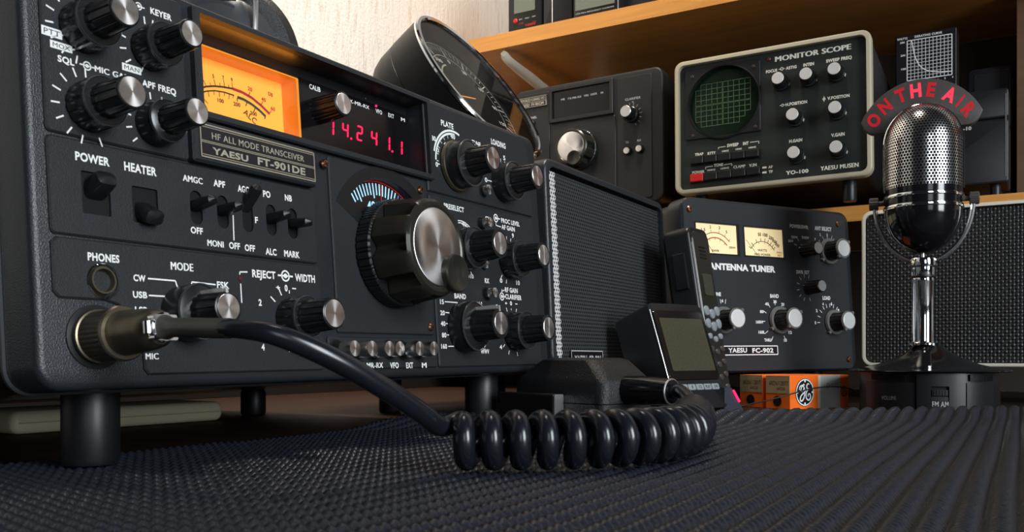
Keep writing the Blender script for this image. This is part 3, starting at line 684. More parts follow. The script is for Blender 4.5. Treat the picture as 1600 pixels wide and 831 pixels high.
# bracket below the upper shelf
M = Matrix(((US.x,VS.x,0,S0.x),(US.y,VS.y,0,S0.y),(0,0,1,z0),(0,0,0,1)))
bp = shelf_pt(786, .004); tb = (bp-S0).dot(US)
b = B(); L_ = spline([(tb,.006,.401),(tb,.020,.394),(tb,.08,.386),(tb,.16,.374),(tb,.23,.350),(tb,.27,.300)], 8)
vs = []; fs = []
for k, p in enumerate(L_):
    w_ = .005+.006*min(1, k/14)
    for sx, sz in ((-w_,0),(-w_*.6,-.0035),(0,-.005),(w_*.6,-.0035),(w_,0),(0,.003)): vs.append((p.x+sx, p.y, p.z+sz))
for k in range(len(L_)-1):
    for i in range(6): fs.append([6*k+i, 6*k+(i+1)%6, 6*k+6+(i+1)%6, 6*k+6+i])
fs += [list(range(6)), [6*(len(L_)-1)+i for i in range(6)]]; b.add(vs, fs)
br = bpy.data.objects.new('shelf_bracket', None); br.empty_display_size = .02; col.objects.link(br); br.matrix_world = M
tag(br, 'white enamelled metal bracket holding up the left end of the upper shelf', 'bracket')
b.build('arm', offwhite, br)
b = B(); box(b, tb-.012, tb+.012, .279, .286, .20, .4020); b.build('wall_strip', offwhite, br)
# upright board at the right
q = shelf_pt(1589, .13); b = B(); t_ = (q-S0).dot(US); box(b, t_, t_+.02, .13, .285, .1602, .4050)
o = b.build('shelf_upright', pined, flat=True); o.matrix_world = M; tag(o, 'brown wooden upright board between the shelves at the right edge', 'board')

# ================================================================== ribbed mat
def make_mat():
    e1 = np.array([.493,.870]); e2 = np.array([.870,-.493]); pit = .0079; bump = .0042
    s = np.arange(.02,.90,.00078); t = np.arange(-.58,.22,.00084)
    Sg, Tg = np.meshgrid(s, t, indexing='ij'); X = Sg*e1[0]+Tg*e2[0]; Y = Sg*e1[1]+Tg*e2[1]
    ph = Tg/pit+.03*np.sin(Sg*23)+.05*np.sin(Sg*7+Tg*11); fr = ph-np.floor(ph); c = np.abs(2*fr-1)
    row = np.floor(ph)
    h = .0046*np.sqrt(np.clip(1-(1.02*c)**2, 0, 1))
    q = Sg/bump+.32*np.sin((fr-.5)*2.6)+.5*(row % 2)
    bb = np.abs(np.sin(np.pi*q))
    h = h-.0046+.0020*(bb**.6-.92)*np.sqrt(np.clip(1-.9*c**2,0,1))
    h += .00012*np.sin(X*913+np.sin(Y*777))*np.sin(Y*871)
    # back edge along the transceiver, then the far edge behind the microphone base
    A = np.array([-.198,.346]); Bp = np.array([-.060,.553]); Cp = np.array([.52,.672])
    def side(P, Q): d = (Q-P)/np.linalg.norm(Q-P); return (X-P[0])*d[1]-(Y-P[1])*d[0]
    d1 = side(A, Bp); d2 = side(Bp, Cp)
    f = np.clip(1-d2/.050, 0, 1); h = h+.0062*f*f*(3-2*f)
    keep = (d1 > 0) & (d2 > 0) & (X > -.42) & (X < .52) & (Y > .09)
    Z = np.maximum(CAMZ-.0415+h, .0018)
    idx = -np.ones(X.shape, int); 
    kq = keep[:-1,:-1] & keep[1:,:-1] & keep[1:,1:] & keep[:-1,1:]
    used = np.zeros(X.shape, bool)
    for a in (slice(0,-1), slice(1,None)):
        for b_ in (slice(0,-1), slice(1,None)): used[a,b_] |= kq
    idx[used] = np.arange(used.sum()); V = np.stack([X[used],Y[used],Z[used]],1)
    i, j = np.nonzero(kq); Q = np.stack([idx[i,j],idx[i,j+1],idx[i+1,j+1],idx[i+1,j]],1)
    # rim down to the desk
    me = bpy.data.meshes.new('ribbed_mat'); me.vertices.add(len(V)); me.vertices.foreach_set('co', V.ravel())
    me.loops.add(Q.size); me.loops.foreach_set('vertex_index', Q.ravel()); me.polygons.add(len(Q)); me.polygons.foreach_set('loop_start', np.arange(0,Q.size,4)); me.polygons.foreach_set('loop_total', np.full(len(Q),4))
    me.polygons.foreach_set('use_smooth', np.ones(len(Q), bool)); me.update(calc_edges=True); me.validate(); me.materials.append(matm)
    if me.polygons[0].normal.z < 0: me.flip_normals()
    o = bpy.data.objects.new('ribbed_mat', me); col.objects.link(o)
    md = o.modifiers.new('thickness', 'SOLIDIFY'); md.thickness = .0012; md.offset = -1
    return tag(o, 'dark ribbed non-slip mat covering the front of the desk', 'mat')
make_mat()

# ================================================================== LOUDSPEAKER beside the transceiver
SPW, SPH = .2214, .1463
SP = Dev('perforated_speaker', (.0284,.6096,-.0093), 59.23, 2.91, -.19)
tag(SP.root, 'dark speaker cabinet with perforated metal grille right of the big transceiver', 'speaker')
b = B(); inner = rrect(.0055,.0055,SPW-.0055,SPH-.0055,.007)
prism(b, rrect(0,0,SPW,SPH,.010,6), 0, .016, .0024, holes=[inner], steps=3); SP.add('bezel', b, bezelm)
b = B(); prism(b, rrect(.002,.002,SPW-.002,SPH-.002,.009), .0155, .19, .001); SP.add('cabinet', b, leather)
b = B(); prism(b, inner, .0085, .0095); SP.add('grille_backing', b, blackm)
def gfn(x, z):
    y = .0030; e = x-.0055
    return (x, y+.0045*max(0, 1-e/.006)**2, z)
b = B(); perforated(b, lambda x, z:   .0186 < x < SPW-.0075 and .0075 < z < SPH-.0075, gfn, .0055, SPW-.005, .006, SPH-.005, .00315, .00088)
SP.add('grille', b, grillep, fix=False, flat=True)
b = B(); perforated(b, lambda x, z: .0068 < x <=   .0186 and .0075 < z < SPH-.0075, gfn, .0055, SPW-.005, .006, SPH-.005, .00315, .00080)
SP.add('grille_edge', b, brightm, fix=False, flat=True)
b = B(); x, z = SP.P(891, 548, .002); box(b, x, x+.052, .0012, .0032, z-.012, z, ); bd = SP.add('name_badge', b, darkplate)
b = B()
for p, q in (((x,z),(x+.052,z)),((x,z-.012),(x+.052,z-.012)),((x,z),(x,z-.012)),((x+.052,z),(x+.052,z-.012))): seg_line(b, p, q, .0007, .0010)
text_at(b, 'YAESU', x+.0145, z-.006, .020, .0050, .0010, .03); text_at(b, 'SP-901', x+.0385, z-.006, .020, .0050, .0010, .03); SP.add('badge_lettering', b, greyt, bd)
for n_, fx, fy in (('front_foot',.03,.03),('front_foot',SPW-.03,.03),('rear_foot',.03,.165),('rear_foot',SPW-.03,.165)): foot(SP, fx, fy, .009, .0004, n_)

# ================================================================== ANTENNA TUNER
FC = Dev('antenna_tuner', (.1553,.7846,-.0166), 29.88, 3.73, .52)
tag(FC.root, 'charcoal antenna tuner with two cream lit meters standing on the desk', 'tuner')
W, H = .2192, .1586
fc = lambda x, y: (1030+x/2.769, 300+y/2.769)
def fct(b, s, x1, y1, x2, y2, h, y, bold=.04):
    k = dict(bold=bold if len(s) < 8 else .055)
    FC.text(b, s, *fc(x1,y1), *fc(x2,y2), h/2.769, y, **k)
b = B(); prism(b, rrect(0,0,W,H,.012,6), 0, .020, .0035, steps=4, chb=.001); FC.add('bezel', b, bezelm)
b = B(); prism(b, rrect(.003,.003,W-.003,H-.003,.010), .0195, .20, .001); FC.add('cabinet', b, leather)
PY2 = -.0014
def rectpx(D, f, pts, y):
    L_ = [D.P(*f(*p), y) for p in pts]; xs = sorted(p[0] for p in L_); zs = sorted(p[1] for p in L_)
    return (xs[0]+xs[1])/2, (zs[0]+zs[1])/2, (xs[2]+xs[3])/2, (zs[2]+zs[3])/2
mr = [rectpx(FC, fc, q, PY2) for q in (((150,125),(342,138),(353,278),(158,265)),((360,143),(542,158),(550,291),(368,277)))]
pr = rectpx(FC, fc, ((105,30),(800,96),(845,762),(137,782)), PY2)
b = B(); prism(b, rrect(pr[0],pr[1],pr[2],pr[3],.004), PY2, .0002, .0007, back=False, holes=[rrect(*m, .0008, 2) for m in mr]); fpn = FC.add('front_panel', b, paint)
for m, lab in zip(mr, ('swr','pwr')):
    x0, zb, x1, zt = m
    b = B(); prism(b, rrect(x0,zb,x1,zt,.0006,2), PY2-.0004, -.0001, .0003, holes=[rrect(x0+.0016,zb+.0012,x1-.0026,zt-.0014,.0004,2)], back=False); mt = FC.add('panel_meter', b, blackp)
    b = B(); box(b, x0, x1, -.00035, -.0001, zb, zt); mf = FC.add('meter_face', b, creamm, mt)
    yy = -.0005; w_ = x1-x0; h_ = zt-zb; cx, cz = x0+w_*.46, zb-h_*.10
    bl = B(); rd = B()
    if lab == 'swr':
        arc_strip(bl, cx, cz, h_*.78, h_*.80, 42, 138, yy); arc_strip(rd, cx, cz, h_*.62, h_*.65, 40, 140, yy)
        ticks(bl, cx, cz, h_*.80, h_*.88, (45,60,78,100,118,134), .0004, yy); ticks(bl, cx, cz, h_*.56, h_*.62, (50,70,90,112,130), .0004, yy)
        for t, a in (('1',135),('1.5',118),('2',100),('3',78),('5',60)): text_at(bl, t, cx+h_*.97*math.cos(R(a)), cz+h_*.97*math.sin(R(a)), .0016*len(t), .0026, yy)
        text_at(bl, 'SWR', x0+w_*.46, zb+h_*.13, w_*.16, h_*.065, yy); text_at(bl, '200W', x0+w_*.84, zb+h_*.26, w_*.15, h_*.06, yy)
        arc_strip(rd, cx, cz, h_*.78, h_*.80, 42, 75, yy-.0001)
        seg_line(bl, (cx-w_*.05, zb+.002), (cx-w_*.30, zb+h_*.62), .0004, yy)
    else:
        arc_strip(bl, cx, cz, h_*.62, h_*.64, 35, 145, yy)
        ticks(bl, cx, cz, h_*.64, h_*.74, (40,48,57,68,80,95,112,130,143), .0006, yy); ticks(bl, cx, cz, h_*.56, h_*.62, (45,60,80,105,130), .0004, yy)
        for t, a in (('50',97),('100',80),('200',62),('300',50),('500',40)): text_at(bl, t, cx+h_*.86*math.cos(R(a)), cz+h_*.86*math.sin(R(a)), .0020*len(t), .0030, yy, .03, R(a-90)*.6)
        text_at(bl, 'WATTS', x0+w_*.45, zb+h_*.24, w_*.22, h_*.075, yy); text_at(bl, 'FWD POWER', x0+w_*.45, zb+h_*.10, w_*.38, h_*.075, yy)
        text_at(rd, 'PWR', x0+w_*.86, zb+h_*.20, w_*.12, h_*.055, yy); text_at(rd, 'SET', x0+w_*.86, zb+h_*.11, w_*.10, h_*.055, yy)
        seg_line(bl, (cx-w_*.12, zb+.002), (cx-w_*.38, zb+h_*.55), .0004, yy)
    FC.add('meter_scale', bl, meterblk, mf); FC.add('meter_scale', rd, meterred, mf)
for p in ((131,73),(773,138),(821,723)):
    x, z = FC.P(*fc(*p), -.002); screw(FC, x, z, .0030, PY2, screwm)
y = PY2-.0001; b = B()
for a in (('ANTENNA TUNER',215,320,502,334,25),('TUNE',230,441,267,441.5,15),('BAND',480,449.5,517,450,15),('LOAD',707,458,740,458.5,15),('40',458,484,474,484,12),('30',494,474,508,474,12),('20',528,486,541,486,12),('80',436,517,452,517,12),('160H',419,562,448,562,12),('160L',430,606,458,606,12),('THRU',455,640,486,640,12),('10',540,641,552,641,12),('12',560,607,574,607,12),('0',673,565,679,565,12),('2',678,513,685,513,12),('4',706,484,712,484,12),('6',742,484,749,484,12),('8',772,512,779,512,12),('6',270,470,277,470,12),('5',228,471,234,471,12)): fct(b, *a, y)
for px, py, r0, r1, angs in ((510,560,.0155,.0195,(245,215,180,150,122,95,65,300)),(742,565,.0150,.0190,(180,160,140,122,106,90,72,55)),(280,553,.0150,.0190,(80,100,120,140))):
    x, z = FC.P(*fc(px,py), PY2); ticks(b, x, z, r0, r1, angs, .0006, y)
split_add(FC, 'panel_lettering', b, whitet, [(fpn,0,.2,.088,.2),(fpn,0,.068,0,.088),(fpn,.068,.14,0,.088),(fpn,.14,.3,0,.088)])
b = B()
for a in (('POWER/SWR',565,147,645,152,14),('ANT SELECT',672,156,745,161,15),('SWR SET',593,345,650,348,14),('250W',571,194,600,196,10),('20W',558,211,580,212,10),('500W',618,196,648,198,10),('1',673,203,676,203,10),('2',694,184,699,184,11),('3',724,186,729,186,11),('4',752,208,757,208,11)): fct(b, *a, y)
for px, py, r0, r1, angs in ((628,250,.0105,.0140,(160,130,100,75)),(735,262,.0140,.0180,(140,118,95,72)),(637,415,.0100,.0135,(250,220,190,160,130,100,70,290))):
    x, z = FC.P(*fc(px,py), PY2); ticks(b, x, z, r0, r1, angs, .0005, y)
split_add(FC, 'dim_lettering', b, greyt, [(fpn,0,.168,.092,.2),(fpn,.168,.3,.092,.2),(fpn,0,.3,0,.092)])
for px, py, L_, r, cr, lg in ((342,545,.020,.0092,.0082,(50,)),(590,545,.0205,.0098,.0086,(35,)),(823,555,.0195,.0092,.0082,(50,)),(800,243,.0195,.0096,.0080,(40,)),(690,240,.0180,.0070,.0056,None),(706,405,.0175,.0066,.0053,None)):
    x, z = FC.P(*fc(px,py), PY2-L_)
    knob(FC, x, z, PY2, L_, r, cr, ribs=12, lugs=([lg[0], lg[0]+190] if lg else None), capmat=satin if lg else alu)
x0, zb, x1, zt = rectpx(FC, fc, ((277,664),(512,668),(513,703),(279,704)), PY2-.001)
b = B(); box(b, x0, x1, PY2-.0010, PY2, zb, zt); pl = FC.add('name_plate', b, darkplate)
b = B()
for p, q in (((x0,zb),(x1,zb)),((x0,zt),(x1,zt)),((x0,zb),(x0,zt)),((x1,zb),(x1,zt))): seg_line(b, p, q, .0009, PY2-.0011)
fct(b, 'YAESU', 299, 684, 380, 684.5, 19, PY2-.0011, bold=.035); fct(b, 'FC-902', 403, 684.5, 494, 685, 19, PY2-.0011, bold=.035); FC.add('plate_lettering', b, whitet, pl)
for n_, fx, fy in (('front_foot',.03,.03),('front_foot',W-.03,.03),('rear_foot',.03,.175),('rear_foot',W-.03,.175)): foot(FC, fx, fy, .009, .0004, n_)

# ================================================================== MONITOR SCOPE
YO = Dev('monitor_scope', (.1827,1.0057,.1795), -29.01, 1.31, .78)
tag(YO.root, 'dark green monitor scope with round gridded screen in pale beige frame', 'oscilloscope')
W, H = .2078, .150; yo = lambda x, y: (1030+x/2.865, 30+y/2.865)
def yot(b, s, x1, y1, x2, y2, h, y, bold=.04): YO.text(b, s, *yo(x1,y1), *yo(x2,y2), h/2.865*1.1, y, bold=bold)
b = B(); prism(b, rrect(0,0,W,H,.010,6), 0, .012, .0022, holes=[rrect(.0050,.0050,W-.0050,H-.0050,.0065)], steps=3); YO.add('frame', b, beige)
b = B(); prism(b, rrect(.0015,.0015,W-.0015,H-.0015,.009), .011, .24, .001); YO.add('cabinet', b, leather)
FY = .0060; panel_g = mat('dark_green_paint', (.0085,.012,.010), .5, noise=(600,.12,one))
cq = [YO.P(*yo(*p), FY) for p in ((110,230),(455,180),(455,490),(135,555))]
bx0, bx1 = (cq[0][0]+cq[3][0])/2-.001, (cq[1][0]+cq[2][0])/2; bz0, bz1 = (cq[2][1]+cq[3][1])/2, (cq[0][1]+cq[1][1])/2
sx, sz = YO.P(*yo(288,370), FY); sr = .0395
b = B(); prism(b, rrect(.0045,.0045,W-.0045,H-.0045,.006), FY, .0115, holes=[circ(sx, sz, sr, 48)], back=False); ypn = YO.add('front_panel', b, panel_g)
b = B(); prism(b, rrect(bx0,bz0,bx1,bz1,.003), FY-.0024, FY, .0008, holes=[circ(sx,sz,sr,48)], back=False); cb = YO.add('screen_bezel', b, blackp)
b = B(); lathe(b, [(sr,FY-.0030),(sr*1.04,FY-.0026),(sr*1.05,FY-.0020)], sx, sz, 48, cap0=False, cap1=False); lathe(b, [(sr,FY-.003),(sr*.99,.0105)], sx, sz, 48, cap0=False, cap1=False); YO.add('screen_tube', b, blackm, cb)
SY = .0105; b = B(); lathe(b, [(sr,SY),(sr*.6,SY-.0006),(0,SY-.0008)], sx, sz, 48, cap0=False, cap1=False); cr_ = YO.add('round_screen', b, crt)
gx0 = YO.P(*yo(165,370), SY)[0]; gx1 = YO.P(*yo(410,370), SY)[0]; cw = (gx1-gx0)/10
gz = [YO.P(*yo(288,y_), SY)[1] for y_ in (275,465)]; ch_ = (gz[0]-gz[1])/8
b = B(); yy = SY-.0012
for i in range(11):
    cut = 1 if i in (0,) else 0
    seg_line(b, (gx0+cw*i, sz-ch_*(4-(1 if i in (0,10) else 0)-(1 if i > 8 else 0))), (gx0+cw*i, sz+ch_*(4-(1 if i == 0 else 0))), .0005, yy)
for j in range(9):
    xa = gx0+(cw if j in (0,8) else 0); xb = gx1-(cw*(2 if j == 0 else 1 if j == 1 else 0))
    seg_line(b, (xa, sz+ch_*(j-4)), (xb, sz+ch_*(j-4)), .0005, yy)
for i in range(40):
    seg_line(b, (gx0+cw*5-.0012, sz+ch_*(i/5-4)), (gx0+cw*5+.0012, sz+ch_*(i/5-4)), .0003, yy); seg_line(b, (gx0+cw*i/4, sz-.0012), (gx0+cw*i/4, sz+.0012), .0003, yy)
YO.add('graticule', b, crtline, cr_)
for p in ((422,210),(430,480),(148,258),(150,522)):
    x, z = YO.P(*yo(*p), FY-.003); screw(YO, x, z, .0017, FY-.0024, brass)
y = FY-.0001; b = B()
for a in (('MONITOR SCOPE',518,179,860,122,21),): yot(b, *a, y, bold=.05)
for a in (('FOCUS',478,235,528,228.5,11),('ASTIG',567,219,615,212.5,11),('INTEN',645,205,693,199,12),('SWEEP FREQ',747,187,862,170,12),('H.POSITION',566,381.5,662,370,12),('V.POSITION',753,355,852,340.5,12),('H.GAIN',582,546,640,540,12),('V.GAIN',770,520,830,513,13),('YAESU MUSEN',722,669,893,650,17),('YO-100',567,688,668,678,14),
          ('TRAP',160,606,198,602,10),('RTTY',217,601,253,597,10),('SWEEP',304,566,355,559,12),('INT',375,557,400,554,12),('POWER',148,687,203,681,10),('TONE',245,655,286,649,11),('CLAMP',332,662,386,656,11),('V.IN',402,654,436,651,11),('AF',488,662,508,660,10),('TF',490,683,508,681,10),
          ('100HZ',281,591,312,588,6),('1KHZ',342,582,370,579,6),('10KHZ',400,575,434,572,6),('1000HZ',215,677,252,672,6),('1600HZ',275,669,313,664,6)): yot(b, *a, y)
for q in (((265,582),(265,574),(298,569)),((407,551),(446,546),(446,556)),((208,672),(208,662),(240,657)),((290,652),(325,646),(325,656)),((535,225),(541,224)),((558,221),(563,220)),((540,387),(546,386)),((558,384),(564,383)),((738,345),(738,369))): YO.line(b, [yo(*p) for p in q], .0006, y)
for px, py, h in ((549,222,14),(552,385,12),(738,357,12)):
    x, z = YO.P(*yo(px,py), y); r = h/2.865*.5*.00072; ring2(b, x, z, r*.6, r, y, 16)
for p in ((468,664),(468,686)):
    x, z = YO.P(*yo(*p), y); b.add([(x-.003,y,z-.001),(x+.003,y,z-.001),(x+.003,y,z+.001),(x-.003,y,z+.001)], [[0,1,2,3]])
split_add(YO, 'panel_lettering', b, scopet, [(ypn,.095,.3,.115,.2),(ypn,.095,.3,.085,.115),(ypn,.095,.3,.055,.085),(ypn,.095,.140,.0,.055),(ypn,.140,.3,.0,.055),(ypn,0,.095,0,.2)])
for px, py in ((530,263),(655,243),(782,220),(595,425),(785,393),(600,595),(790,570)):
    L_ = .020; x, z = YO.P(*yo(px,py), FY-L_); k = knob(YO, x, z, FY, L_, .0074, .0062, skirt=(.0088,.006), ribs=16, capmat=satin)
    b = B(); a = R(-20); c, sn = math.cos(a), math.sin(a); tx, tz = -sn*.0014, c*.0014; r = .0090
    b.add([(x+r*c-tx,FY-.001,z+r*sn-tz),(x+r*c+tx,FY-.001,z+r*sn+tz),(x+r*c+tx,FY-.0062,z+r*sn+tz),(x+r*c-tx,FY-.0062,z+r*sn-tz)], [[0,1,2,3]]); YO.add('pointer_mark', b, offwhite, k)
def btn_row(x1, y1, x2, y2, n, h, red=False):
    p = YO.P(*yo(x1,y1), FY-.005); q = YO.P(*yo(x2,y2), FY-.005); hh = h/2.865*.00072; w_ = (q[0]-p[0])/n
    b = B(); box(b, p[0]-.001, q[0]+.001, FY-.0008, FY, (p[1]+q[1])/2-hh/2-.0012, (p[1]+q[1])/2+hh/2+.0008); YO.add('button_recess', b, blackm)
    for i in range(n):
        b = B(); z = p[1]+(q[1]-p[1])*(i+.5)/n; prism(b, rrect(p[0]+w_*i+.0005, z-hh/2, p[0]+w_*(i+1)-.0005, z+hh/2, .0006, 2), FY-.0060, FY, .0006)
        YO.add('push_key', b, redbtn if red and i == 0 else blackp)
btn_row(138, 634, 447, 596, 5, 32); btn_row(137, 713, 452, 674, 5, 33, True)
x, z = YO.P(*yo(490,178), FY-.001); b = B(); lathe(b, [(.0022,FY),(.0021,FY-.0012),(.0012,FY-.002),(0,FY-.0022)], x, z, 16); YO.add('indicator_lamp', b, leddark)
for n_, fx, fy in (('foot',.025,.02),('foot',W-.025,.02),('foot',.025,.20),('foot',W-.025,.20)): foot(YO, fx, fy, .007, CAMZ+.1602, n_)

# ================================================================== EXTERNAL VFO
FV = Dev('scanning_oscillator', (.0046,1.1703,.1816), -30.92, 0, .5)
tag(FV.root, 'charcoal external tuning unit with silver dial knob on the shelf beyond the speaker', 'radio')
W, H = .205, .162; fv = lambda x, y: (780+x/3.777, 90+y/3.777)
def fvt(b, s, x1, y1, x2, y2, h, y, **k): FV.text(b, s, *fv(x1,y1), *fv(x2,y2), h/3.777, y, **k)
fvp = mat('dull_black_paint', (.011,.011,.011), .5, noise=(700,.12,one)); b = B(); prism(b, rrect(0,0,W,H,.011,6), 0, .020, .003, steps=4, chb=.001); FV.add('bezel', b, fvp)
b = B(); prism(b, rrect(.002,.002,W-.002,H-.002,.010), .0195, .24, .001); FV.add('cabinet', b, leather)
wq = rectpx(FV, fv, ((300,190),(668,130),(672,325),(308,380)), -.001); PV = -.0013
rx = FV.P(*fv(690,300), PV)[0]; rx2 = FV.P(*fv(900,300), PV)[0]; rz = FV.P(*fv(800,100), PV)[1]
b = B(); prism(b, rrect(.006,.006,wq[0]-.002,H-.007,.002), PV, .0002, .0006, back=False); FV.add('control_panel', b, fvp)
b = B(); prism(b, rrect(rx+.001,.006,rx2,H-.007,.003), PV, .0002, .0006, back=False); FV.add('control_panel', b, fvp)
b = B(); prism(b, rrect(wq[0]+.001,.012,rx-.0012,wq[1]-.0035,.002), PV, .0002, .0006, back=False); FV.add('dial_panel', b, fvp)
b = B(); prism(b, rrect(wq[0]-.001,wq[1]-.002,wq[2]+.001,wq[3]+.001,.0015), -.0040, .0002, .0008, holes=[rrect(wq[0]+.003,wq[1]+.003,wq[2]-.003,wq[3]-.003,.0006)], back=False); wf = FV.add('display_frame', b, fvp)
b = B(); box(b, wq[0], wq[2], -.0008, .0001, wq[1], wq[3]); FV.add('display_glass', b, smoke, wf)
b = B()
for t, x1, y1, x2, y2 in (('MR',365,248,388,245),('TX-MR-RX',403,242,485,230),('VFO',500,226,527,221),('LOCK',540,217,578,211),('M',600,208,613,206)): fvt(b, t, x1, y1, x2, y2, 11, -.0009)
FV.add('display_lettering', b, greyt, wf)
b = B(); y = PV-.0001
for a in (('CLARIFIER',743,249,835,233,13),('TX',745,502,765,498,12),('RX',815,490,838,486,12),('CHANNEL',140,366,222,348,13),('0',784,262,793,261,9)): fvt(b, *a, y)
cx, cz = FV.P(*fv(775,340), PV); ticks(b, cx, cz, .0120, .0150, range(-60,120,22), .0005, y); FV.add('panel_lettering', b, greyt)
x, z = FV.P(*fv(745,315), PV-.02); knob(FV, x, z, PV, .020, .0080, .0068, skirt=(.0100,.007), capmat=alu)
for p in ((750,548),(822,535)):
    x, z = FV.P(*fv(*p), PV-.006); push_button(FV, x, z, PV, .006, .0040)
x, z = FV.P(*fv(420,522), PV-.0275); tuning(FV, x, z, PV, .92, (.006,-.0165))
b = B(); arc_strip(b, x, z, .030, .036, 35, 145, PV-.0002, 24); FV.add('dial_surround', b, blackp)
xn = FV.P(*fv(275,250), -.003)[0]; zn = FV.P(*fv(275,220), -.003)[1]; zl = FV.P(*fv(275,278), -.003)[1]
b = B(); prism(b, rrect(.0075,zl-.001,xn+.0012,zn+.001,.0008,2), -.0030, .0002, .0006, back=False); nm = FV.add('name_plate', b, darkplate)
b = B(); zm = (zn+zl)/2
for z in (zn,zm,zl): seg_line(b, (.0085,z), (xn,z), .0004, -.0031)
for x in (.0085,xn): seg_line(b, (x,zl), (x,zn), .0004, -.0031)
text_at(b, 'MEMORIZED SCANNING VFO', (.0085+xn)/2, (zn+zm)/2, (xn-.0085)*.90, .0036, -.0031); text_at(b, 'YAESU  FV-901DM', (.0085+xn)/2, (zm+zl)/2, (xn-.0085)*.84, .0040, -.0031, .035); FV.add('plate_lettering', b, cream_t, nm)
for p in ((200,388),(215,442)):
    x, z = FV.P(*fv(*p), PV); push_button(FV, x, z, PV, .004, .0028)
for fx, fy in ((.025,.02),(W-.025,.02),(.025,.20),(W-.025,.20)): foot(FV, fx, fy, .008, CAMZ+.1602, 'foot')

VZ = Matrix(((1,0,0,0),(0,0,1,0),(0,1,0,0),(0,0,0,1)))       # turns lathe profiles (r, height) about the vertical
def lathez(b, prof, cx=0, cy=0, seg=48, **k):
    lathe(b, prof, cx, cy, seg, xf=VZ, **k)

# ================================================================== VINTAGE STYLE MICROPHONE
MI = Dev('desk_microphone', (.3395,.740,-.046), -24.6)
tag(MI.root, 'chrome and black vintage desk microphone carrying a curved ON THE AIR sign', 'microphone')
b = B()
lathez(b, [(.0105,.0560),(.0110,.0540),(.0150,.0505),(.0220,.0465),(.0310,.0425),(.0420,.0388),(.0530,.0362),(.0640,.0346),(.0668,.0340),(.0672,.0332),(.0660,.0326),(.0560,.0326)], .004, 0, 96); 
mb = MI.add('base_cone', b, blackg)
b = B(); lathez(b, [(.0560,.0328),(.0575,.0322),(.0578,.0010),(.0570,.0002),(.050,.0002)], .004, 0, 96); MI.add('base_drum', b, blackp)
def block(b, r0, r1, xa, xb, z0, z1, n=10):
    vs = []; fs = []
    for k in range(n+1):
        x = xa+(xb-xa)*k/n
        for r, z in ((r0,z0),(r1,z0),(r1,z1),(r0,z1)): vs.append((x+.004, -math.sqrt(max(1e-9, r*r-x*x)), z))
    for k in range(n):
        for i in range(4): fs.append([4*k+i, 4*k+(i+1)%4, 4*k+4+(i+1)%4, 4*k+4+i])
    fs += [[0,1,2,3],[4*n+i for i in range(4)]]; b.add(vs, fs)
b = B(); block(b, .055, .0612, -.0090, .0020, .0006, .0322); block(b, .055, .0612, .0160, .0285, .0006, .0322); block(b, .055, .0612, .0020, .0160, .0222, .0322); block(b, .055, .0612, .0020, .0160, .0006, .0040); fb = MI.add('front_block', b, blackp)
b = B(); block(b, .055, .0588, .0020, .0160, .0040, .0222); MI.add('switch_well', b, blackm, fb)
b = B(); block(b, .0585, .0606, .0030, .0150, .0150, .0195)
for k in range(5): block(b, .0600, .0612, .0042+.0022*k, .0052+.0022*k, .0152, .0193, 2)
sw = MI.add('band_switch', b, blackp)
b = B(); block(b, .0585, .0602, .0022, .0158, .0042, .0142); MI.add('switch_plate', b, rubber, sw)
b = B(); text_at(b, 'FM AM', .0132, .0085, .0125, .0042, -math.sqrt(.0602**2-.009**2)-.0006, .02); MI.add('switch_lettering', b, greyt, sw)
for x0, x1 in ((-.046,-.018),(.032,.050)):
    b = B(); n = 26
    block(b, .056, .0588, x0, x1, .0262, .0312)
    for k in range(n):
        x = x0+(x1-x0)*(k+.2)/n; block(b, .0580, .0598, x, x+(x1-x0)*.5/n, .0264, .0310, 1)
    MI.add('thumb_wheel', b, rubber)
b = B(); block(b, .055, .0600, -.0500, -.0100, .0006, .0248); MI.add('side_block', b, blackp)
b = B(); block(b, .055, .0600, .0295, .0520, .0006, .0248); MI.add('side_block', b, blackp)
b = B(); text_at(b, 'VOLUME', -.0270, .0125, .0120, .0032, -math.sqrt(.060**2-.031**2)-.0030, .02); MI.add('base_lettering', b, signm)
b = B(); lathez(b, [(.0125,.0545),(.0125,.0560),(.0094,.0568),(.0090,.0580),(.0090,.1060),(.0094,.1068),(.0094,.1095),(.0090,.1102),(.0096,.1110),(.0098,.1115),(.0098,.1185),(.0108,.1192),(.0110,.1200),(.0110,.1252),(.0106,.1260),(.0030,.1262)], 0, 0, 48); MI.add('stem', b, chrome)
b = B(); lathez(b, [(.0101,.1100),(.0104,.1104),(.0104,.1112),(.0101,.1116)], 0, 0, 40, cap0=False, cap1=False); lathez(b, [(.0112,.1186),(.0114,.1189),(.0114,.1194),(.0112,.1198)], 0, 0, 40, cap0=False, cap1=False); MI.add('stem_ring', b, blackp)
b = B(); lathez(b, [(.0013,.1255),(.0013,.1310)], 0, 0, 12); MI.add('stem_pin', b, chrome)
HR, Z1, ZB = .0325, .2207, .1822
b = B(); lathez(b, [(.0004,.1296),(.0060,.1302),(.0140,.1330),(.0210,.1380),(.0262,.1440),(.0300,.1515),(.0318,.1590),(.0322,.1640),(.0324,.1825),(.0310,.1828)], 0, 0, 96); MI.add('bowl', b, blackg)
for za, zb in ((.1655,.1690),(.1742,.1775)):
    b = B(); lathez(b, [(.0323,za),(.0334,za+.0004),(.0337,(za+zb)/2),(.0334,zb-.0004),(.0323,zb)], 0, 0, 96, cap0=False, cap1=False); MI.add('chrome_band', b, chrome)
def head(x, z, s=1., sign=-1):
    qz = min(max(z, ZB-.01), Z1); dx, dz = x, z-qz; r = math.hypot(dx, dz)
    if r < 1e-9: return (0, sign*HR*s, qz)
    k = HR*s*math.sin(r/HR)/r
    return (dx*k, sign*HR*s*math.cos(r/HR)*.96, qz+dz*k)
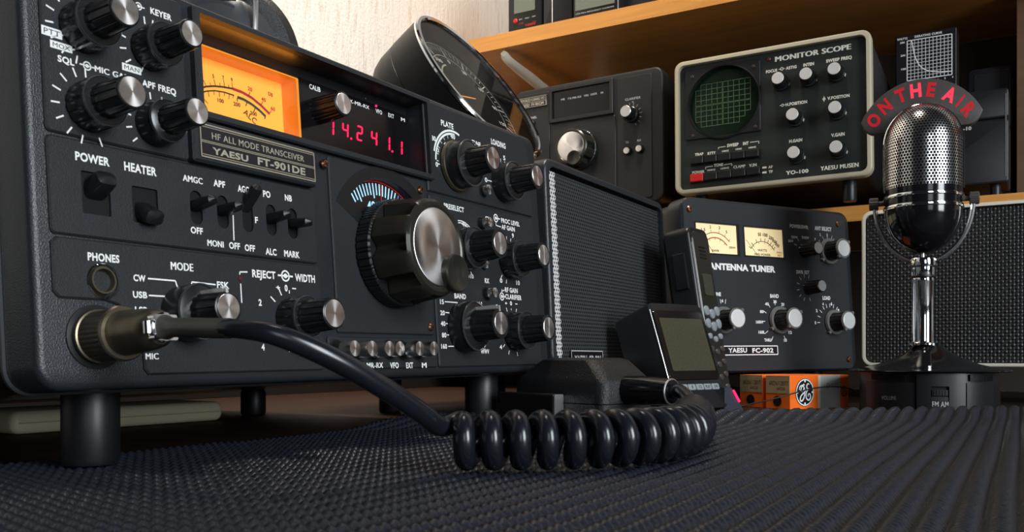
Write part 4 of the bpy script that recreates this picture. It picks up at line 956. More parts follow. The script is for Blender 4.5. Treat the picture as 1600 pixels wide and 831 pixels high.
lim = HR*PI/2-.0012
def hin(x, z):
    qz = min(z, Z1); return z > ZB+.0010 and math.hypot(x, z-qz) < lim
b = B(); perforated(b, hin, head, -.054, .054, ZB+.0015, Z1+.054, .00275, .00108); MI.add('perforated_grille', b, gmetal, fix=False)
b = B(); vs = []; fs = []; N = 40; Mn = 20          # plain rear shell and dark liner
for sgn, sc, nm, mm in ((1,1.,'rear_shell',blackg),(-1,.955,'grille_liner',blackm)):
    b = B(); rows = []
    path = [(-1, ZB)]
    for j in range(Mn+1):
        rr = HR*PI/2*j/Mn; ring = []
        for i in range(N+1):
            a = PI*i/N; ring.append(head(rr*math.cos(a), Z1+rr*math.sin(a), sc, sgn))
        rows.append(ring)
    vs = [p for r_ in rows for p in r_]; fs = [[j*(N+1)+i, j*(N+1)+i+1, (j+1)*(N+1)+i+1, (j+1)*(N+1)+i] for j in range(Mn) for i in range(N)]
    b.add(vs, fs)
    vs = []; fs = []
    for j in range(2*Mn+1):
        rr = HR*PI/2*(j-Mn)/Mn
        for z in (ZB, Z1): vs.append(head(rr, z, sc, sgn))
    for j in range(2*Mn): fs.append([2*j, 2*j+1, 2*j+3, 2*j+2])
    b.add(vs, fs); MI.add(nm, b, mm)
b = B(); pth = [(HR*1.005, .001, ZB)]+[(HR*1.005*math.cos(PI*k/48), .001, Z1+HR*1.005*math.sin(PI*k/48)) for k in range(49)]+[(-HR*1.005, .001, ZB)]; tube(b, pth, .0011, 10); MI.add('head_rim', b, chrome)
# yoke and its thumb screws
b = B(); yk = [(.0405*math.cos(a), 0, .1725+.0498*math.sin(a)) for a in [PI+PI*k/48 for k in range(49)]]
yk = [p for p in yk if p[2] > .1228 or True]; tube(b, [(p[0], p[1], max(p[2], .1226)) for p in yk], .0021, 10); MI.add('yoke', b, gmetal)
for sx in (-1, 1):
    b = B(); X = Matrix.Translation((0,0,.1732)) @ Matrix.Rotation(-PI/2*sx, 4, 'Z')
    lathe(b, [(.0022,.030),(.0022,.0378)], 0, 0, 16, xf=X); lathe(b, [(.0046,.0375),(.0052,.0380),(.0052,.0448),(.0046,.0454),(.0020,.0455)], 0, 0, 40, (20,.0004,(1,2)), xf=X)
    k = MI.add('thumb_screw', b, signm); b = B(); lathe(b, [(.0040,.0456),(0,.0458)], 0, 0, 20, xf=X, cap0=False); MI.add('screw_face', b, blackg, k)
# arched sign
SCX, SCZ = -.002, .2185; ro, ri = .0565, .0330
pts = []
A0, A1 = 27, 154
for k in range(41): a = R(A0+(A1-A0)*k/40); pts.append((SCX+ro*math.cos(a), SCZ+ro*math.sin(a)))
for k in range(1, 8): a = k/8; f = ro-(ro-ri)*a; an = R(A1+9*math.sin(PI*a)*.75); pts.append((SCX+f*math.cos(an), SCZ+f*math.sin(an)))
for k in range(31): a = R(A1-(A1-A0)*k/30); pts.append((SCX+ri*math.cos(a), SCZ+ri*math.sin(a)))
for k in range(1, 8): a = 1-k/8; f = ro-(ro-ri)*a; an = R(A0-9*math.sin(PI*a)*.75); pts.append((SCX+f*math.cos(an), SCZ+f*math.sin(an)))
b = B(); prism(b, pts, .0010, .0095, .0010, steps=2); sg = MI.add('arched_sign', b, signm)
for ch, a, w_, hot in (('O',147,.0105,0),('N',129.5,.0095,0),('T',110.5,.0088,0),('H',95,.0092,1),('E',79.5,.0072,0),('A',59.5,.0105,1),('I',47.0,.0018,0),('R',34.5,.0085,0)):
    b = B(); rr = .0472; text_at(b, ch, SCX+rr*math.cos(R(a)), SCZ+rr*math.sin(R(a)), w_, .0106, .00085, .045, R(a-90)*.92)
    MI.add('sign_letter', b, signhot if hot else signred, sg)

for o in MI.root.children:              # true radii: things off the lens axis look a tenth wider than they are
    for q in [o]+list(o.children):
        for v in q.data.vertices: v.co.x *= .91; v.co.y *= .91
# ================================================================== LOUDSPEAKER under the shelf
q = Vector((.3470,.8900,0)); BS = Dev('cloth_loudspeaker', (q.x, q.y, -.0108), SA)
tag(BS.root, 'black loudspeaker box with woven cloth front and pale frame under the lower shelf', 'speaker')
W, H = .27, .1535
b = B(); inn = rrect(.0034,.0034,W-.0034,H-.0034,.0066); prism(b, rrect(0,0,W,H,.0095,6), 0, .009, .0016, holes=[inn], steps=3); BS.add('frame', b, offwhite)
b = B(); prism(b, rrect(.001,.001,W-.001,H-.001,.009), .0085, .048, .001); BS.add('cabinet', b, leather)
b = B(); p_ = .0031; nx = int(.22/.00052); nz = int((H-.0084)/.00052); vs = []; 
xs = np.linspace(.0044, .2244, nx); zs = np.linspace(.0044, H-.0044, nz); XX, ZZ = np.meshgrid(xs, zs, indexing='ij')
ci = np.floor(XX/p_); cj = np.floor(ZZ/p_); fx = XX/p_-ci-.5; fz = ZZ/p_-cj-.5; par = (ci+cj) % 2
hh = np.where(par < .5, np.sqrt(np.clip(1-(2*fx*.92)**2,0,1))*(1-.5*(2*fz)**2), np.sqrt(np.clip(1-(2*fz*.92)**2,0,1))*(1-.5*(2*fx)**2)*.75)
YY = .0046-.0013*hh
me = bpy.data.meshes.new('cloth'); V = np.stack([XX,YY,ZZ],-1).reshape(-1,3); ii = np.arange(nx*nz).reshape(nx,nz); Q = np.stack([ii[:-1,:-1],ii[1:,:-1],ii[1:,1:],ii[:-1,1:]],-1).reshape(-1,4)
me.from_pydata(V.tolist(), [], Q.tolist()); me.polygons.foreach_set('use_smooth', [True]*len(Q)); me.materials.append(clothm)
o = bpy.data.objects.new('woven_cloth', me); col.objects.link(o); o.parent = BS.root
b = B(); box(b, .220, W-.004, .0040, .0060, .0044, H-.0044); BS.add('cloth_end', b, clothm)
for fx_ in (.03, W-.03): foot(BS, fx_, .026, .010, .0004, 'foot')

# ================================================================== TUBE CARTONS
def ge(b, ring_b, x, z, r, y):
    """round emblem with a script monogram"""
    ring2(b, x, z, r*.88, r*.97, y, 40)
    def stroke(pts, w):
        L_ = spline([(p[0], 0, p[1]) for p in pts], 6)
        for i, (p, q) in enumerate(zip(L_, L_[1:])): seg_line(b, (x+p.x*r, z+p.z*r), (x+q.x*r, z+q.z*r), w*r*(.7+.5*math.sin(PI*i/len(L_))), y-.00002*(i%2))
    stroke([(-.62,.18),(-.55,.42),(-.28,.50),(-.12,.34),(-.22,.12),(-.44,.10),(-.40,.34),(-.16,.58),(-.05,.50)], .09)
    stroke([(-.08,.36),(-.02,.02),(-.14,-.42),(-.36,-.62),(-.52,-.50),(-.40,-.22),(-.05,.02),(.20,.22)], .10)
    stroke([(.46,.56),(.30,.62),(.18,.44),(.26,.24),(.44,.26)], .09); stroke([(.44,.20),(.22,.10),(.10,-.18),(.18,-.46),(.42,-.56),(.60,-.38),(.54,-.14),(.36,-.14),(.34,-.32)], .10)
    for a in (45,135,225,315):
        ring2(b, x+r*.80*math.cos(R(a+45)), z+r*.80*math.sin(R(a+45)), .00001, r*.085, y-.00001, 12)
CW, CH, CLN = .0260, .0287, .078
def carton(px, d, label):
    D = Dev('tube_carton', ((px-CX)/F*d, d, -.046), 33); tag(D.root, label, 'box', 'vacuum tube cartons on the desk')
    b = B(); prism(b, rrect(0,0,CLN,CH,.0004,1), 0, CW, .0003); D.add('carton_body', b, orange)
    def end(b_):                        # turn front-facing pieces on to the left end, s from the back edge to the near edge
        b_.v = [(y, CW-s, z) for s, y, z in b_.v]; return b_
    b = B(); box(b, .0002, CW-.0003, -.00025, .0001, .0135, CH-.0002); lb = D.add('tan_label', end(b), tan)
    b = B(); text_at(b, '6KD6/12BY7', .0140, .0222, .0200, .0036, -.0003, .0); text_at(b, '6KD6', .0165, .0175, .0085, .0026, -.0003, .0); D.add('label_lettering', end(b), brass, lb)
    b = B(); ring2(b, .0125, .0068, .00001, .0046, -.0002, 24); em = D.add('emblem_disc', end(b), blackm)
    b = B(); ge(b, None, .0125, .0068, .0045, -.0003); D.add('emblem', end(b), brass, em)
    X = lambda cx_: D.P(1140+cx_/8, 615)[0]
    a1, a2, a3 = .036, .0395, .0660
    b = B(); box(b, a1, a2, -.0003, .0001, .0001, CH-.0001); D.add('white_stripe', b, offwhite)
    b = B(); box(b, a2, a3, -.0003, .0001, .0001, CH-.0001); D.add('silver_panel', b, greycard)
    b = B(); text_at(b, 'Electronic', .0555, .0205, .0170, .0046, -.0004, .0, R(8), italic=.3); D.add('panel_text', b, blackm)
    b = B(); lathe(b, [(.0120,-.0003),(.0001,-.0003)], .0185, .0143, 40, cap0=False); em = D.add('emblem_disc', b, blackm)
    b = B(); ge(b, None, .0185, .0143, .0119, -.0005); D.add('emblem', b, whitet, em)
    b = B(); ge(b, None, .0715, .0143, .0050, -.0003); D.add('emblem', b, blackm)
    return D
carton(1191.5, .785, 'orange tube carton with tan end, the one beside the tilted display')
carton(1234.5, .757, 'orange and silver tube carton showing a large round monogram on its side')
def wpt(px, py, d): return ((px-CX)/F*d, d, CAMZ+(CY-py)/F*d)
b = B(); tube(b, spline([wpt(1120,643,.735),wpt(1160,634,.738),wpt(1205,624,.738),wpt(1245,613,.742),wpt(1275,606,.750),wpt(1305,604,.762),wpt(1330,608,.772),wpt(1345,622,.780)], 8), .0006, 8)
tag(b.build('thin_wire', blackp), 'thin black wire drooping in front of the orange tube cartons', 'wire')

def on_desk(D, v, z=.0010):
    """flatten the underside of a leaning thing where it meets the desk"""
    w_ = (D.M @ Vector(v)).z
    return v if w_ >= z else (v[0], v[1], v[2]+(z-w_)/D.w.z)
# ================================================================== SMALL DISPLAY UNIT, tilted
WD = Dev('display_unit', (.1162,.6366,-.0390), 38, 19.8, 0)
tag(WD.root, 'small black desktop display with slanted grey screen and row of tiny keys', 'display')
W, H = .0604, .083
b = B(); prism(b, rrect(0,0,W,H,.006,6), 0, .042, .0012, steps=2, chb=.006); b.v = [on_desk(WD, v) for v in b.v]; WD.add('housing', b, blackp)
b = B(); prism(b, rrect(.0025,.022,W-.0025,H-.0060,.004), -.0010, .0002, .0006, back=False); sc_ = WD.add('screen_surround', b, blackg)
b = B(); box(b, .0075, W-.0055, -.0012, -.0002, .0290, H-.0125, .0010); WD.add('screen', b, lcdd, sc_)
b = B(); tube(b, spline([(.0006,-.0004,.004),(.0006,-.0006,H*.5),(.0006,-.0004,H-.006)], 6), .0006, 8); WD.add('edge_strip', b, alu)
for i in range(5):
    x = .0105+i*.0088; b = B(); prism(b, rrect(x, .0142, x+.0080, .0188, .0008, 2), -.0012, .0002, .0004); k = WD.add('key', b, keym)
    b = B(); text_at(b, ('+','1','12','PLAY','ON')[i], x+.0040, .0165, (.0018,.0009,.0030,.0056,.0040)[i], .0022, -.00125, .02); WD.add('key_lettering', b, blackm, k)
b = B(); M = WD.Mi
q0 = Vector((.1625,.6740,0)); e1_ = Vector((.80,.60,0)); e2_ = Vector((-.6,.8,0))
P8 = [q0-e1_*.004, q0+e1_*.020, q0+e1_*.020+e2_*.045, q0-e1_*.004+e2_*.045]
vs = [(p.x,p.y,.0002) for p in P8]+[(p.x,p.y,.018 if i in (0,3) else .0015) for i, p in enumerate(P8)]
vs[4] = (P8[0].x, P8[0].y, .022); vs[7] = (P8[3].x, P8[3].y, .022)
mid = q0+e1_*.004
vs += [(mid.x,mid.y,.0215),(mid.x+e2_.x*.045,mid.y+e2_.y*.045,.0215)]
vs = [tuple(M @ Vector(v)) for v in vs]
b.add(vs, [[0,1,2,3],[0,4,8,5,1],[3,7,9,6,2],[4,7,9,8],[8,9,6,5],[0,3,7,4],[1,2,6,5]]); bs = WD.add('base_wedge', b, bluegrey)
b = B(); m1 = q0+e1_*.0055-e2_*.0006; m2 = q0+e1_*.0125-e2_*.0006
tube(b, [tuple(M @ Vector((m1.x,m1.y,.0195))), tuple(M @ Vector((m2.x,m2.y,.0108)))], .0009, 8); WD.add('indicator_lamp', b, ledpink, bs)

# ================================================================== HANDSET
HS = Dev('telephone_handset', (.1625,.7165,-.0457), 53, 9, 0)
tag(HS.root, 'dark slim cordless handset with grey rubber keys standing behind the tilted display', 'telephone')
W, H = .037, .154
b = B(); prism(b, rrect(0,0,W,H,.007,6), 0, .026, .003, steps=3, chb=.004); b.v = [on_desk(HS, v) for v in b.v]; HS.add('housing', b, blackp)
b = B(); prism(b, rrect(.0030,.010,W-.0030,H-.0040,.007,6), -.0012, .0010, .0008, back=False); HS.add('front_shell', b, olivem)
b = B(); tube(b, [(.0022,-.0002,.020),(.0022,-.0002,H-.014)], .0006, 8); HS.add('edge_strip', b, alu)
b = B(); box(b, .010, W-.010, -.0022, -.0010, H-.058, H-.040, .002); HS.add('small_screen', b, lcdd)
b = B(); box(b, -.0035, .001, .006, .016, H-.052, H-.022, .001); HS.add('belt_clip', b, blackp)
b = B()
for k in range(4): box(b, .013, W-.013, -.0016, -.0010, H-.018-.003*k, H-.0168-.003*k)
HS.add('earpiece_slots', b, blackm)
for j in range(7):
    for i in range(3):
        x = .0085+.0100*i; z = H-.071-.0105*j-(.0025 if i == 1 else 0); b = B(); kx, kz = (.0046,.0042) if j < 2 else (.0036,.0026)
        prism(b, [(x+kx*math.cos(2*PI*k/20), z+kz*math.sin(2*PI*k/20)) for k in range(20)], -.0026, -.0008, .0010, steps=2); HS.add('key', b, keym if j < 3 else signm)

# ================================================================== HAND MICROPHONE, lying on the mat
HM = Dev('hand_microphone', (.051,.500,-.0405), math.degrees(math.atan2(.684,.73)))
tag(HM.root, 'black grained hand microphone lying on the mat behind the coiled cord', 'microphone')
LX, LY, HZ = .046, .074, .0400
def loft(b, secs):
    n = len(secs[0]); vs = [p for s in secs for p in s]
    fs = [[i*n+k, i*n+(k+1)%n, (i+1)*n+(k+1)%n, (i+1)*n+k] for i in range(len(secs)-1) for k in range(n)]
    fs += [list(range(n)), [(len(secs)-1)*n+k for k in range(n)]]; b.add(vs, fs)
def rr3(x0, y0, x1, y1, r, z): return [(p[0], p[1], z) for p in rrect(x0, y0, x1, y1, r, 5)]
b = B(); loft(b, [rr3(.002,.002,LX-.002,LY-.002,.005,0),rr3(0,0,LX,LY,.006,.002),rr3(0,0,LX,LY,.006,.0125)]); HM.add('lower_shell', b, leather)
b = B(); loft(b, [rr3(0,0,LX,LY,.006,.0130),rr3(0,0,LX,LY,.006,.0245),rr3(.0015,.0015,LX-.001,LY-.002,.006,.0275),rr3(.006,.014,LX-.003,LY-.016,.006,.0375),rr3(.009,.018,LX-.006,LY-.020,.006,.0390)]); us2 = HM.add('upper_shell', b, leather)
b = B()
M3 = Matrix.Translation((LX*.55, LY*.42, .0392)); 
V_, F_ = glyphs('SPEAKER', .02); b.add([(LX*.55+(q-.5)*.004, LY*.42-(a-.5)*.022, .0393) for a, q in V_], F_); HM.add('top_lettering', b, signm, us2)
b = B(); prism(b, rrect(-.0075, .0, .0, .018, .001), .032, LY+.004, .002); HM.add('talk_button', b, blackm)
b = B(); box(b, -.0078, -.0002, .0305, .0320, .0005, .0178, .001); HM.add('button_clip', b, alu)
b = B(); X = Matrix(((1,0,0,LX*.48),(0,1,0,0),(0,0,1,.0205),(0,0,0,1)))
lathe(b, [(.0085,.001),(.0085,-.006),(.0078,-.020),(.0072,-.030),(.0060,-.031)], 0, 0, 32, xf=X); HM.add('strain_relief', b, blackg)
b = B(); lathe(b, [(.0070,-.0298),(.0074,-.0301),(.0073,-.0306),(.0066,-.0308)], 0, 0, 32, xf=X, cap0=False, cap1=False); HM.add('relief_ring', b, alu)
relief_end = HM.M @ Vector((LX*.48, -.031, .0205))
relief_dir = (HM.M.to_3x3() @ Vector((0,-1,0))).normalized()

# ================================================================== COILED CORD with its plug
CC = Dev('coiled_cord', (-.1548,.2927,-.0120), 58.76, 4.3, .27)
tag(CC.root, 'thick black coiled cord running from the silver microphone plug to the hand microphone', 'cord')
x, z = .0215, .0183
b = B(); lathe(b, [(.0085,-.0011),(.0094,-.0014),(.0096,-.0024),(.0094,-.0030),(.0088,-.0032),(.0088,-.0140),(.0092,-.0142),(.0095,-.0150),(.0095,-.0158),(.0090,-.0164),(.0080,-.0164)], x, z, 96, (32,.0005,(5,6))); pg = CC.add('plug_collar', b, brass)
b = B(); lathe(b, [(.0078,-.0160),(.0077,-.0175),(.0070,-.0300),(.0064,-.0335),(.0054,-.0350),(.0040,-.0352)], x, z, 48); CC.add('plug_body', b, brass)
b = B(); lathe(b, [(.0046,-.0330),(.0050,-.0336),(.0050,-.0370),(.0044,-.0375)], x, z, 32, xf=None)
for s in (-1, 1): box(b, x-.0046, x+.0046, -.0375, -.0345, z+s*.0032-.0010, z+s*.0032+.0010, .0008)
cl = CC.add('cable_clamp', b, chrome)
for s in (-1, 1):
    b = B(); X = Matrix.Translation((x+s*.0056,-.0360,z)) @ Matrix.Rotation(PI/2, 4, 'X'); lathe(b, [(.0016,-.002),(.0016,.002)], 0, 0, 16, xf=X); CC.add('clamp_screw', b, chrome, cl)
b = B(); SL = spline([(x,-.0360,z),(x,-.0400,z-.0003),(x,-.0500,z-.0013),(x,-.0600,z-.0024),(x,-.0690,z-.0032)], 6)
n_ = len(SL)-1; tube(b, SL, [.0048-.0016*min(1, k/(n_*.28)) for k in range(n_)]+[.0030], 28); CC.add('rubber_sleeve', b, mat('olive_rubber', (.055,.052,.040), .40))
Mi = CC.Mi
p0 = CC.M @ Vector((x, -.062, z-.0026)); p1 = CC.M @ Vector((x, -.0700, z-.0034))
# axis of the coil on the mat
ax = spline([(-.0205,.3190,0),(.0060,.3200,0),(.0300,.3245,0),(.0520,.3370,0),(.0680,.3580,0),(.0765,.3850,0),(.0835,.4150,0),(.0895,.4430,0),(.0905,.4480,0)], 60)
S = [0.]
for p, q in zip(ax, ax[1:]): S.append(S[-1]+(q-p).length)
tot = S[-1]
def axis(s):
    import bisect
    i = min(max(bisect.bisect(S, s)-1, 0), len(S)-2); f = (s-S[i])/(S[i+1]-S[i]); p = ax[i].lerp(ax[i+1], f); t = (ax[i+1]-ax[i]).normalized(); return p, t
RH, RT, ZC = .0071, .0039, .0050+.0108
pitch0, pitch1 = .0097, .0084
coil = []; s = 0.; th = 2.35
n_per = 26
while s < tot:
    pc = pitch0+(pitch1-pitch0)*s/tot
    p, t = axis(min(tot-1e-5, max(0, s+pc*.15*math.sin(th)))); nrm = Vector((t.y, -t.x, 0)); up = Vector((0,0,1))
    coil.append(p+Vector((0,0,ZC))+nrm*RH*math.cos(th)+up*RH*math.sin(th))
    s += pc/n_per; th -= 2*PI/n_per
lead = spline([tuple(p0), tuple(p1), wpt(422,521,.2735), wpt(483,543,.277), wpt(549,576,.284), wpt(615,616,.295), wpt(659,645,.306), wpt(688,666,.316), tuple(coil[2]), tuple(coil[5])], 8)[:-1]
ce = coil[-1]
tail = spline([tuple(coil[-4]), tuple(ce), tuple(Vector(ce).lerp(relief_end, .45)+Vector((.006,-.002,.002))), tuple(relief_end+relief_dir*.006), tuple(relief_end-relief_dir*.0003)], 8)[4:]
allp = [Mi @ Vector(p) for p in lead]+[Mi @ p for p in coil[5:-3]]+[Mi @ Vector(p) for p in tail]
rs = [.0030]*10+[.0030+.0006*min(1,k/14) for k in range(len(lead)-14)]+[.0037]*4+[RT]*(len(coil)-8)+[RT*.98]*len(tail)
b = B(); tube(b, allp, rs[:len(allp)], 18); CC.add('cable', b, cordm)

# ================================================================== DRUM SHAPED DIAL on the speaker
GA = Dev('drum_dial', (-.0253,.7520,.2255), 61, 34)
tag(GA.root, 'black drum shaped dial with chrome rim, tilted back on top of the perforated speaker', 'instrument')
GR = .0748
b = B(); lathe(b, [(GR-.004,.002),(GR-.0005,.0022),(GR-.0005,.0300),(GR-.0011,.0303),(GR-.0011,.0312),(GR-.0008,.0315),(GR-.0012,.0460),(GR-.0030,.0540),(GR-.0075,.0630),(GR-.0150,.0690),(GR-.030,.0700)], 0, 0, 96, cap0=False); GA.add('drum', b, drumm)
b = B(); lathe(b, [(GR-.0050,.0030),(GR-.0048,-.0005),(GR-.0036,-.0014),(GR-.0012,-.0010),(GR+.0001,.0005),(GR+.0001,.0022),(GR-.0005,.0026)], 0, 0, 128, cap0=False, cap1=False); GA.add('chrome_rim', b, chrome)
b = B(); lathe(b, [(GR-.0060,.0020),(GR-.0075,.0130)], 0, 0, 96, cap0=False, cap1=False); GA.add('inner_wall', b, smoke)
b = B(); lathe(b, [(GR-.0070,.0130),(.001,.0130)], 0, 0, 96, cap0=False); df = GA.add('dial_face', b, dialblk)
b = B(); ticks(b, 0, 0, .050, .056, [6*k for k in range(60)], .0005, .0128); ticks(b, 0, 0, .046, .056, [30*k for k in range(12)], .0010, .0128); arc_strip(b, 0, 0, .0575, .0580, 0, 360, .0128, 80); arc_strip(b, 0, 0, .0445, .0449, 0, 360, .0128, 80)
for k in range(12): text_at(b, str(k*30), .040*math.cos(R(90-30*k)), .040*math.sin(R(90-30*k)), .0035*len(str(k*30)), .0040, .0128)
GA.add('dial_scale', b, greyt, df)
b = B(); arc_strip(b, 0, 0, .0330, .0346, 110, 265, .0127, 40); GA.add('dial_arc', b, goldt, df)
b = B(); seg_line(b, (.004,-.002), (-.050,-.014), .0014, .0115); GA.add('pointer_hand', b, pine, df)
b = B(); lathe(b, [(0,.0004),(GR-.0050,.0010),(GR-.0050,.0016),(0,.0010)], 0, 0, 64); GA.add('front_glass', b, glass)
# small wedge foot under the drum down to the speaker top
sp_top = SP.M @ Vector((.05, .07, SPH)); 
b = B(); M = GA.Mi; c_ = GA.M @ Vector((0,.030,0)); vs = []
for zz, s_ in ((sp_top.z+.0005,.026),(sp_top.z+.026,.020)):
    for ax_, ay_ in ((-1,-.6),(1,-.6),(1,.6),(-1,.6)):
        w_ = Vector((c_.x+(SP.u*ax_*s_).x-(SP.n*ay_*s_).x+.010, c_.y+(SP.u*ax_*s_).y-(SP.n*ay_*s_).y, zz)); vs.append(tuple(M @ w_))
b.add(vs, [[0,1,2,3],[4,5,6,7]]+[[i,(i+1)%4,4+(i+1)%4,4+i] for i in range(4)]); GA.add('wedge_foot', b, blackp)

# ================================================================== HEADPHONES on the transceiver
HP = Dev('headphones', (-.180,.550,.1830), 12, -4)
tag(HP.root, 'glossy black headphones resting on top of the transceiver at the upper left', 'headphones')
b = B(); lathe(b, [(.0,-.0240),(.014,-.0235),(.026,-.0205),(.034,-.0140),(.036,-.0080)], 0, 0, 64); HP.add('ear_shell', b, shellm)
b = B(); lathe(b, [(.036,-.0080),(.044,-.0060),(.0485,.000),(.0490,.008),(.0470,.015),(.040,.0185),(.030,.0185)], 0, 0, 64); HP.add('ear_cushion', b, leather)
b = B(); lathe(b, [(.030,.034),(.040,.034),(.047,.037),(.0490,.044),(.0485,.052),(.044,.058),(.036,.060),(.020,.066),(0,.067)], 0, 0, 64); HP.add('ear_cushion', b, leather)
b = B(); tube(b, spline([(.0230,-.0235,.000),(.0235,-.0225,.020),(.0225,-.0180,.040),(.016,-.008,.062),(.008,.010,.078),(.006,.034,.080),(.010,.058,.060),(.012,.068,.030)], 8), .0016, 10); HP.add('yoke', b, alu)
b = B(); L_ = spline([(.0,-.020,.030),(.0,-.016,.060),(.0,.0,.086),(.0,.022,.096),(.0,.044,.086),(.0,.062,.060),(.0,.066,.030)], 8); vs = []; fs = []
for p in L_:
    for sx, k in ((-.012,1),(.012,1),(.012,.96),(-.012,.96)): vs.append((p.x+sx, .022+(p.y-.022)*k, p.z*k))
for i in range(len(L_)-1):
    for k in range(4): fs.append([4*i+k, 4*i+(k+1)%4, 4*i+4+(k+1)%4, 4*i+4+k])
fs += [[0,1,2,3],[4*(len(L_)-1)+k for k in range(4)]]; b.add(vs, fs); HP.add('headband', b, leather)

# ================================================================== INSTRUMENTS on the upper shelf
def shelf_dev(name, px, off, z): q = shelf_pt(px, off); return Dev(name, (q.x, q.y, z), SA)
def width_px(px0, px1, off): return (shelf_pt(px1, off)-shelf_pt(px0, off)).length
ZS = .4250
o_ = .012
MM = shelf_dev('multimeter', 794, o_, ZS); W = width_px(794, 846, o_); H = .075
tag(MM.root, 'small black multimeter with red round button at the left end of the upper shelf', 'meter')
b = B(); prism(b, rrect(0,0,W,H,.004,5), 0, .030, .0018, steps=2); MM.add('housing', b, blackp)
mm = lambda x, y: (780+x/7.27, y/7.27)
x0, zl = MM.P(*mm(170,160), -.0006); x1, _ = MM.P(*mm(405,118), -.0006)
b = B(); box(b, x0, x1, -.0008, .0002, zl, zl+.022, .0006); MM.add('screen', b, lcd)
x, z = MM.P(*mm(180,238), -.002); b = B(); lathe(b, [(.0032,.0002),(.0032,-.0016),(.0024,-.0024),(0,-.0027)], x, z, 24); MM.add('push_button', b, redbtn)
b = B()
for s, xa, ya, xb_, yb_ in (('DC',225,224,262,215),('MAX',292,210,342,198),('OFF',373,190,412,181)): MM.text(b, s, *mm(xa,ya), *mm(xb_,yb_), 14/7.27, -.0003)
MM.add('lettering', b, greyt)
b = B()
for s, xa, ya, xb_, yb_, h in (('COM',225,272,275,260,16),('1000V',300,288,415,262,26),('MAX',385,248,418,240,14)): MM.text(b, s, *mm(xa,ya), *mm(xb_,yb_), h/7.27, -.0003)
MM.add('red_lettering', b, redbtn)
SC = shelf_dev('scanner_radio', 849, o_, ZS); W = width_px(849, 893, o_)
tag(SC.root, 'plain black upright radio with chrome edge between multimeter and frequency counter', 'radio')
b = B(); prism(b, rrect(0,0,W,.11,.003,4), 0, .035, .0015, steps=2); SC.add('housing', b, blackp)
xe = SC.P(863, 20)[0]; b = B(); box(b, xe, xe+.0010, -.0012, .0005, .002, .108); SC.add('chrome_edge', b, chrome)
FQ = shelf_dev('frequency_counter', 896, o_, ZS); W = width_px(896, 968, o_)
tag(FQ.root, 'black frequency counter with grey screen on the upper shelf', 'meter')
b = B(); prism(b, rrect(0,0,W,.080,.002,4), 0, .05, .001, steps=2); FQ.add('housing', b, blackp)
x0, zl = FQ.P(*mm(865,128), -.0006); x1, _ = FQ.P(*mm(1310,40), -.0006)
b = B(); box(b, x0, x1, -.0008, .0002, zl, zl+.035, .0006); FQ.add('screen', b, lcd)
b = B(); FQ.text(b, '1250 MHz FREQUENCY COUNTER', *mm(870,157), *mm(1305,76), 15/7.27, -.0003); FQ.add('lettering', b, greyt)
b = B(); box(b, W-.0022, W-.0012, -.0008, .0005, .002, .078); FQ.add('chrome_edge', b, alu)
BX = shelf_dev('equipment_case', 973, .03, ZS); W = width_px(973, 1040, .03)
tag(BX.root, 'plain black equipment case right of the frequency counter', 'box')
b = B(); prism(b, rrect(0,0,W,.07,.003,4), 0, .06, .0012, steps=2); BX.add('housing', b, blackm)
b = B(); prism(b, rrect(.006,.006,W-.006,.064,.002,4), -.0008, .0004, .0006, back=False); BX.add('front_panel', b, blackp)

# ================================================================== INSTRUMENTS at the right of the lower shelf
Z2 = .1604; o_ = .03
FT2 = shelf_dev('automatic_tuner', 1420, o_, Z2+.016); W = width_px(1420, 1576, o_); top = (CY-136)/F*shelf_pt(1576, o_).y; H = top-Z2-.016
tag(FT2.root, 'flat black tuner box with a seam across its front, behind the vintage microphone', 'tuner')
seam = (CY-183)/F*shelf_pt(1576, o_).y-Z2-.016
b = B(); prism(b, rrect(0,0,W,seam-.0006,.003,4), 0, .06, .0016, steps=2); prism(b, rrect(.001,.001,W-.001,H-.001,.003), .003, .06); FT2.add('housing', b, blackp)
b = B(); prism(b, rrect(0,seam+.0006,W,H,.003,4), 0, .05, .0016, steps=2); FT2.add('upper_panel', b, blackp)
b = B(); FT2.text(b, 'FC-10', 1493, 202, 1518, 201, 5, -.0003, .05); FT2.add('lettering', b, greyt)
b = B(); box(b, W-.0030, W-.0018, -.0006, .0005, .006, H-.006); FT2.add('edge_strip', b, alu)
for fx, fy in ((.012,.012),(W-.012,.012),(.012,.05),(W-.012,.05)): foot(FT2, fx, fy, .005, CAMZ+.1602, 'foot')
o_ = .10
DL_ = shelf_dev('dummy_load', 1399, o_, Z2); W = width_px(1399, 1495, o_); H = (CY-42)/F*shelf_pt(1491, o_).y-Z2
tag(DL_.root, 'tall black dummy load with white derating curve chart on its front', 'instrument')
b = B(); prism(b, rrect(0,0,W,H,.001,2), 0, .035, .0008); DL_.add('housing', b, blackm)
b = B(); prism(b, rrect(.001,.004,W-.0015,H-.001,.001,2), -.0010, .0004, .0004, back=False); DL_.add('front_panel', b, darkplate)
dl = lambda x, y: (1380+x/7.27, 30+y/7.27); yy = -.0012
gq = [DL_.P(*dl(*p), yy) for p in ((262,258),(772,158),(790,628),(283,698))]
gx0, gx1 = (gq[0][0]+gq[3][0])/2, (gq[1][0]+gq[2][0])/2; gz1, gz0 = (gq[0][1]+gq[1][1])/2, (gq[2][1]+gq[3][1])/2
b = B()
for i in range(13): x = gx0+(gx1-gx0)*i/12; seg_line(b, (x,gz0), (x,gz1), .0009 if i in (0,12) else .00045, yy)
for j in range(13): z = gz0+(gz1-gz0)*j/12; seg_line(b, (gx0,z), (gx1,z), .0009 if j in (0,12) else .00045, yy)
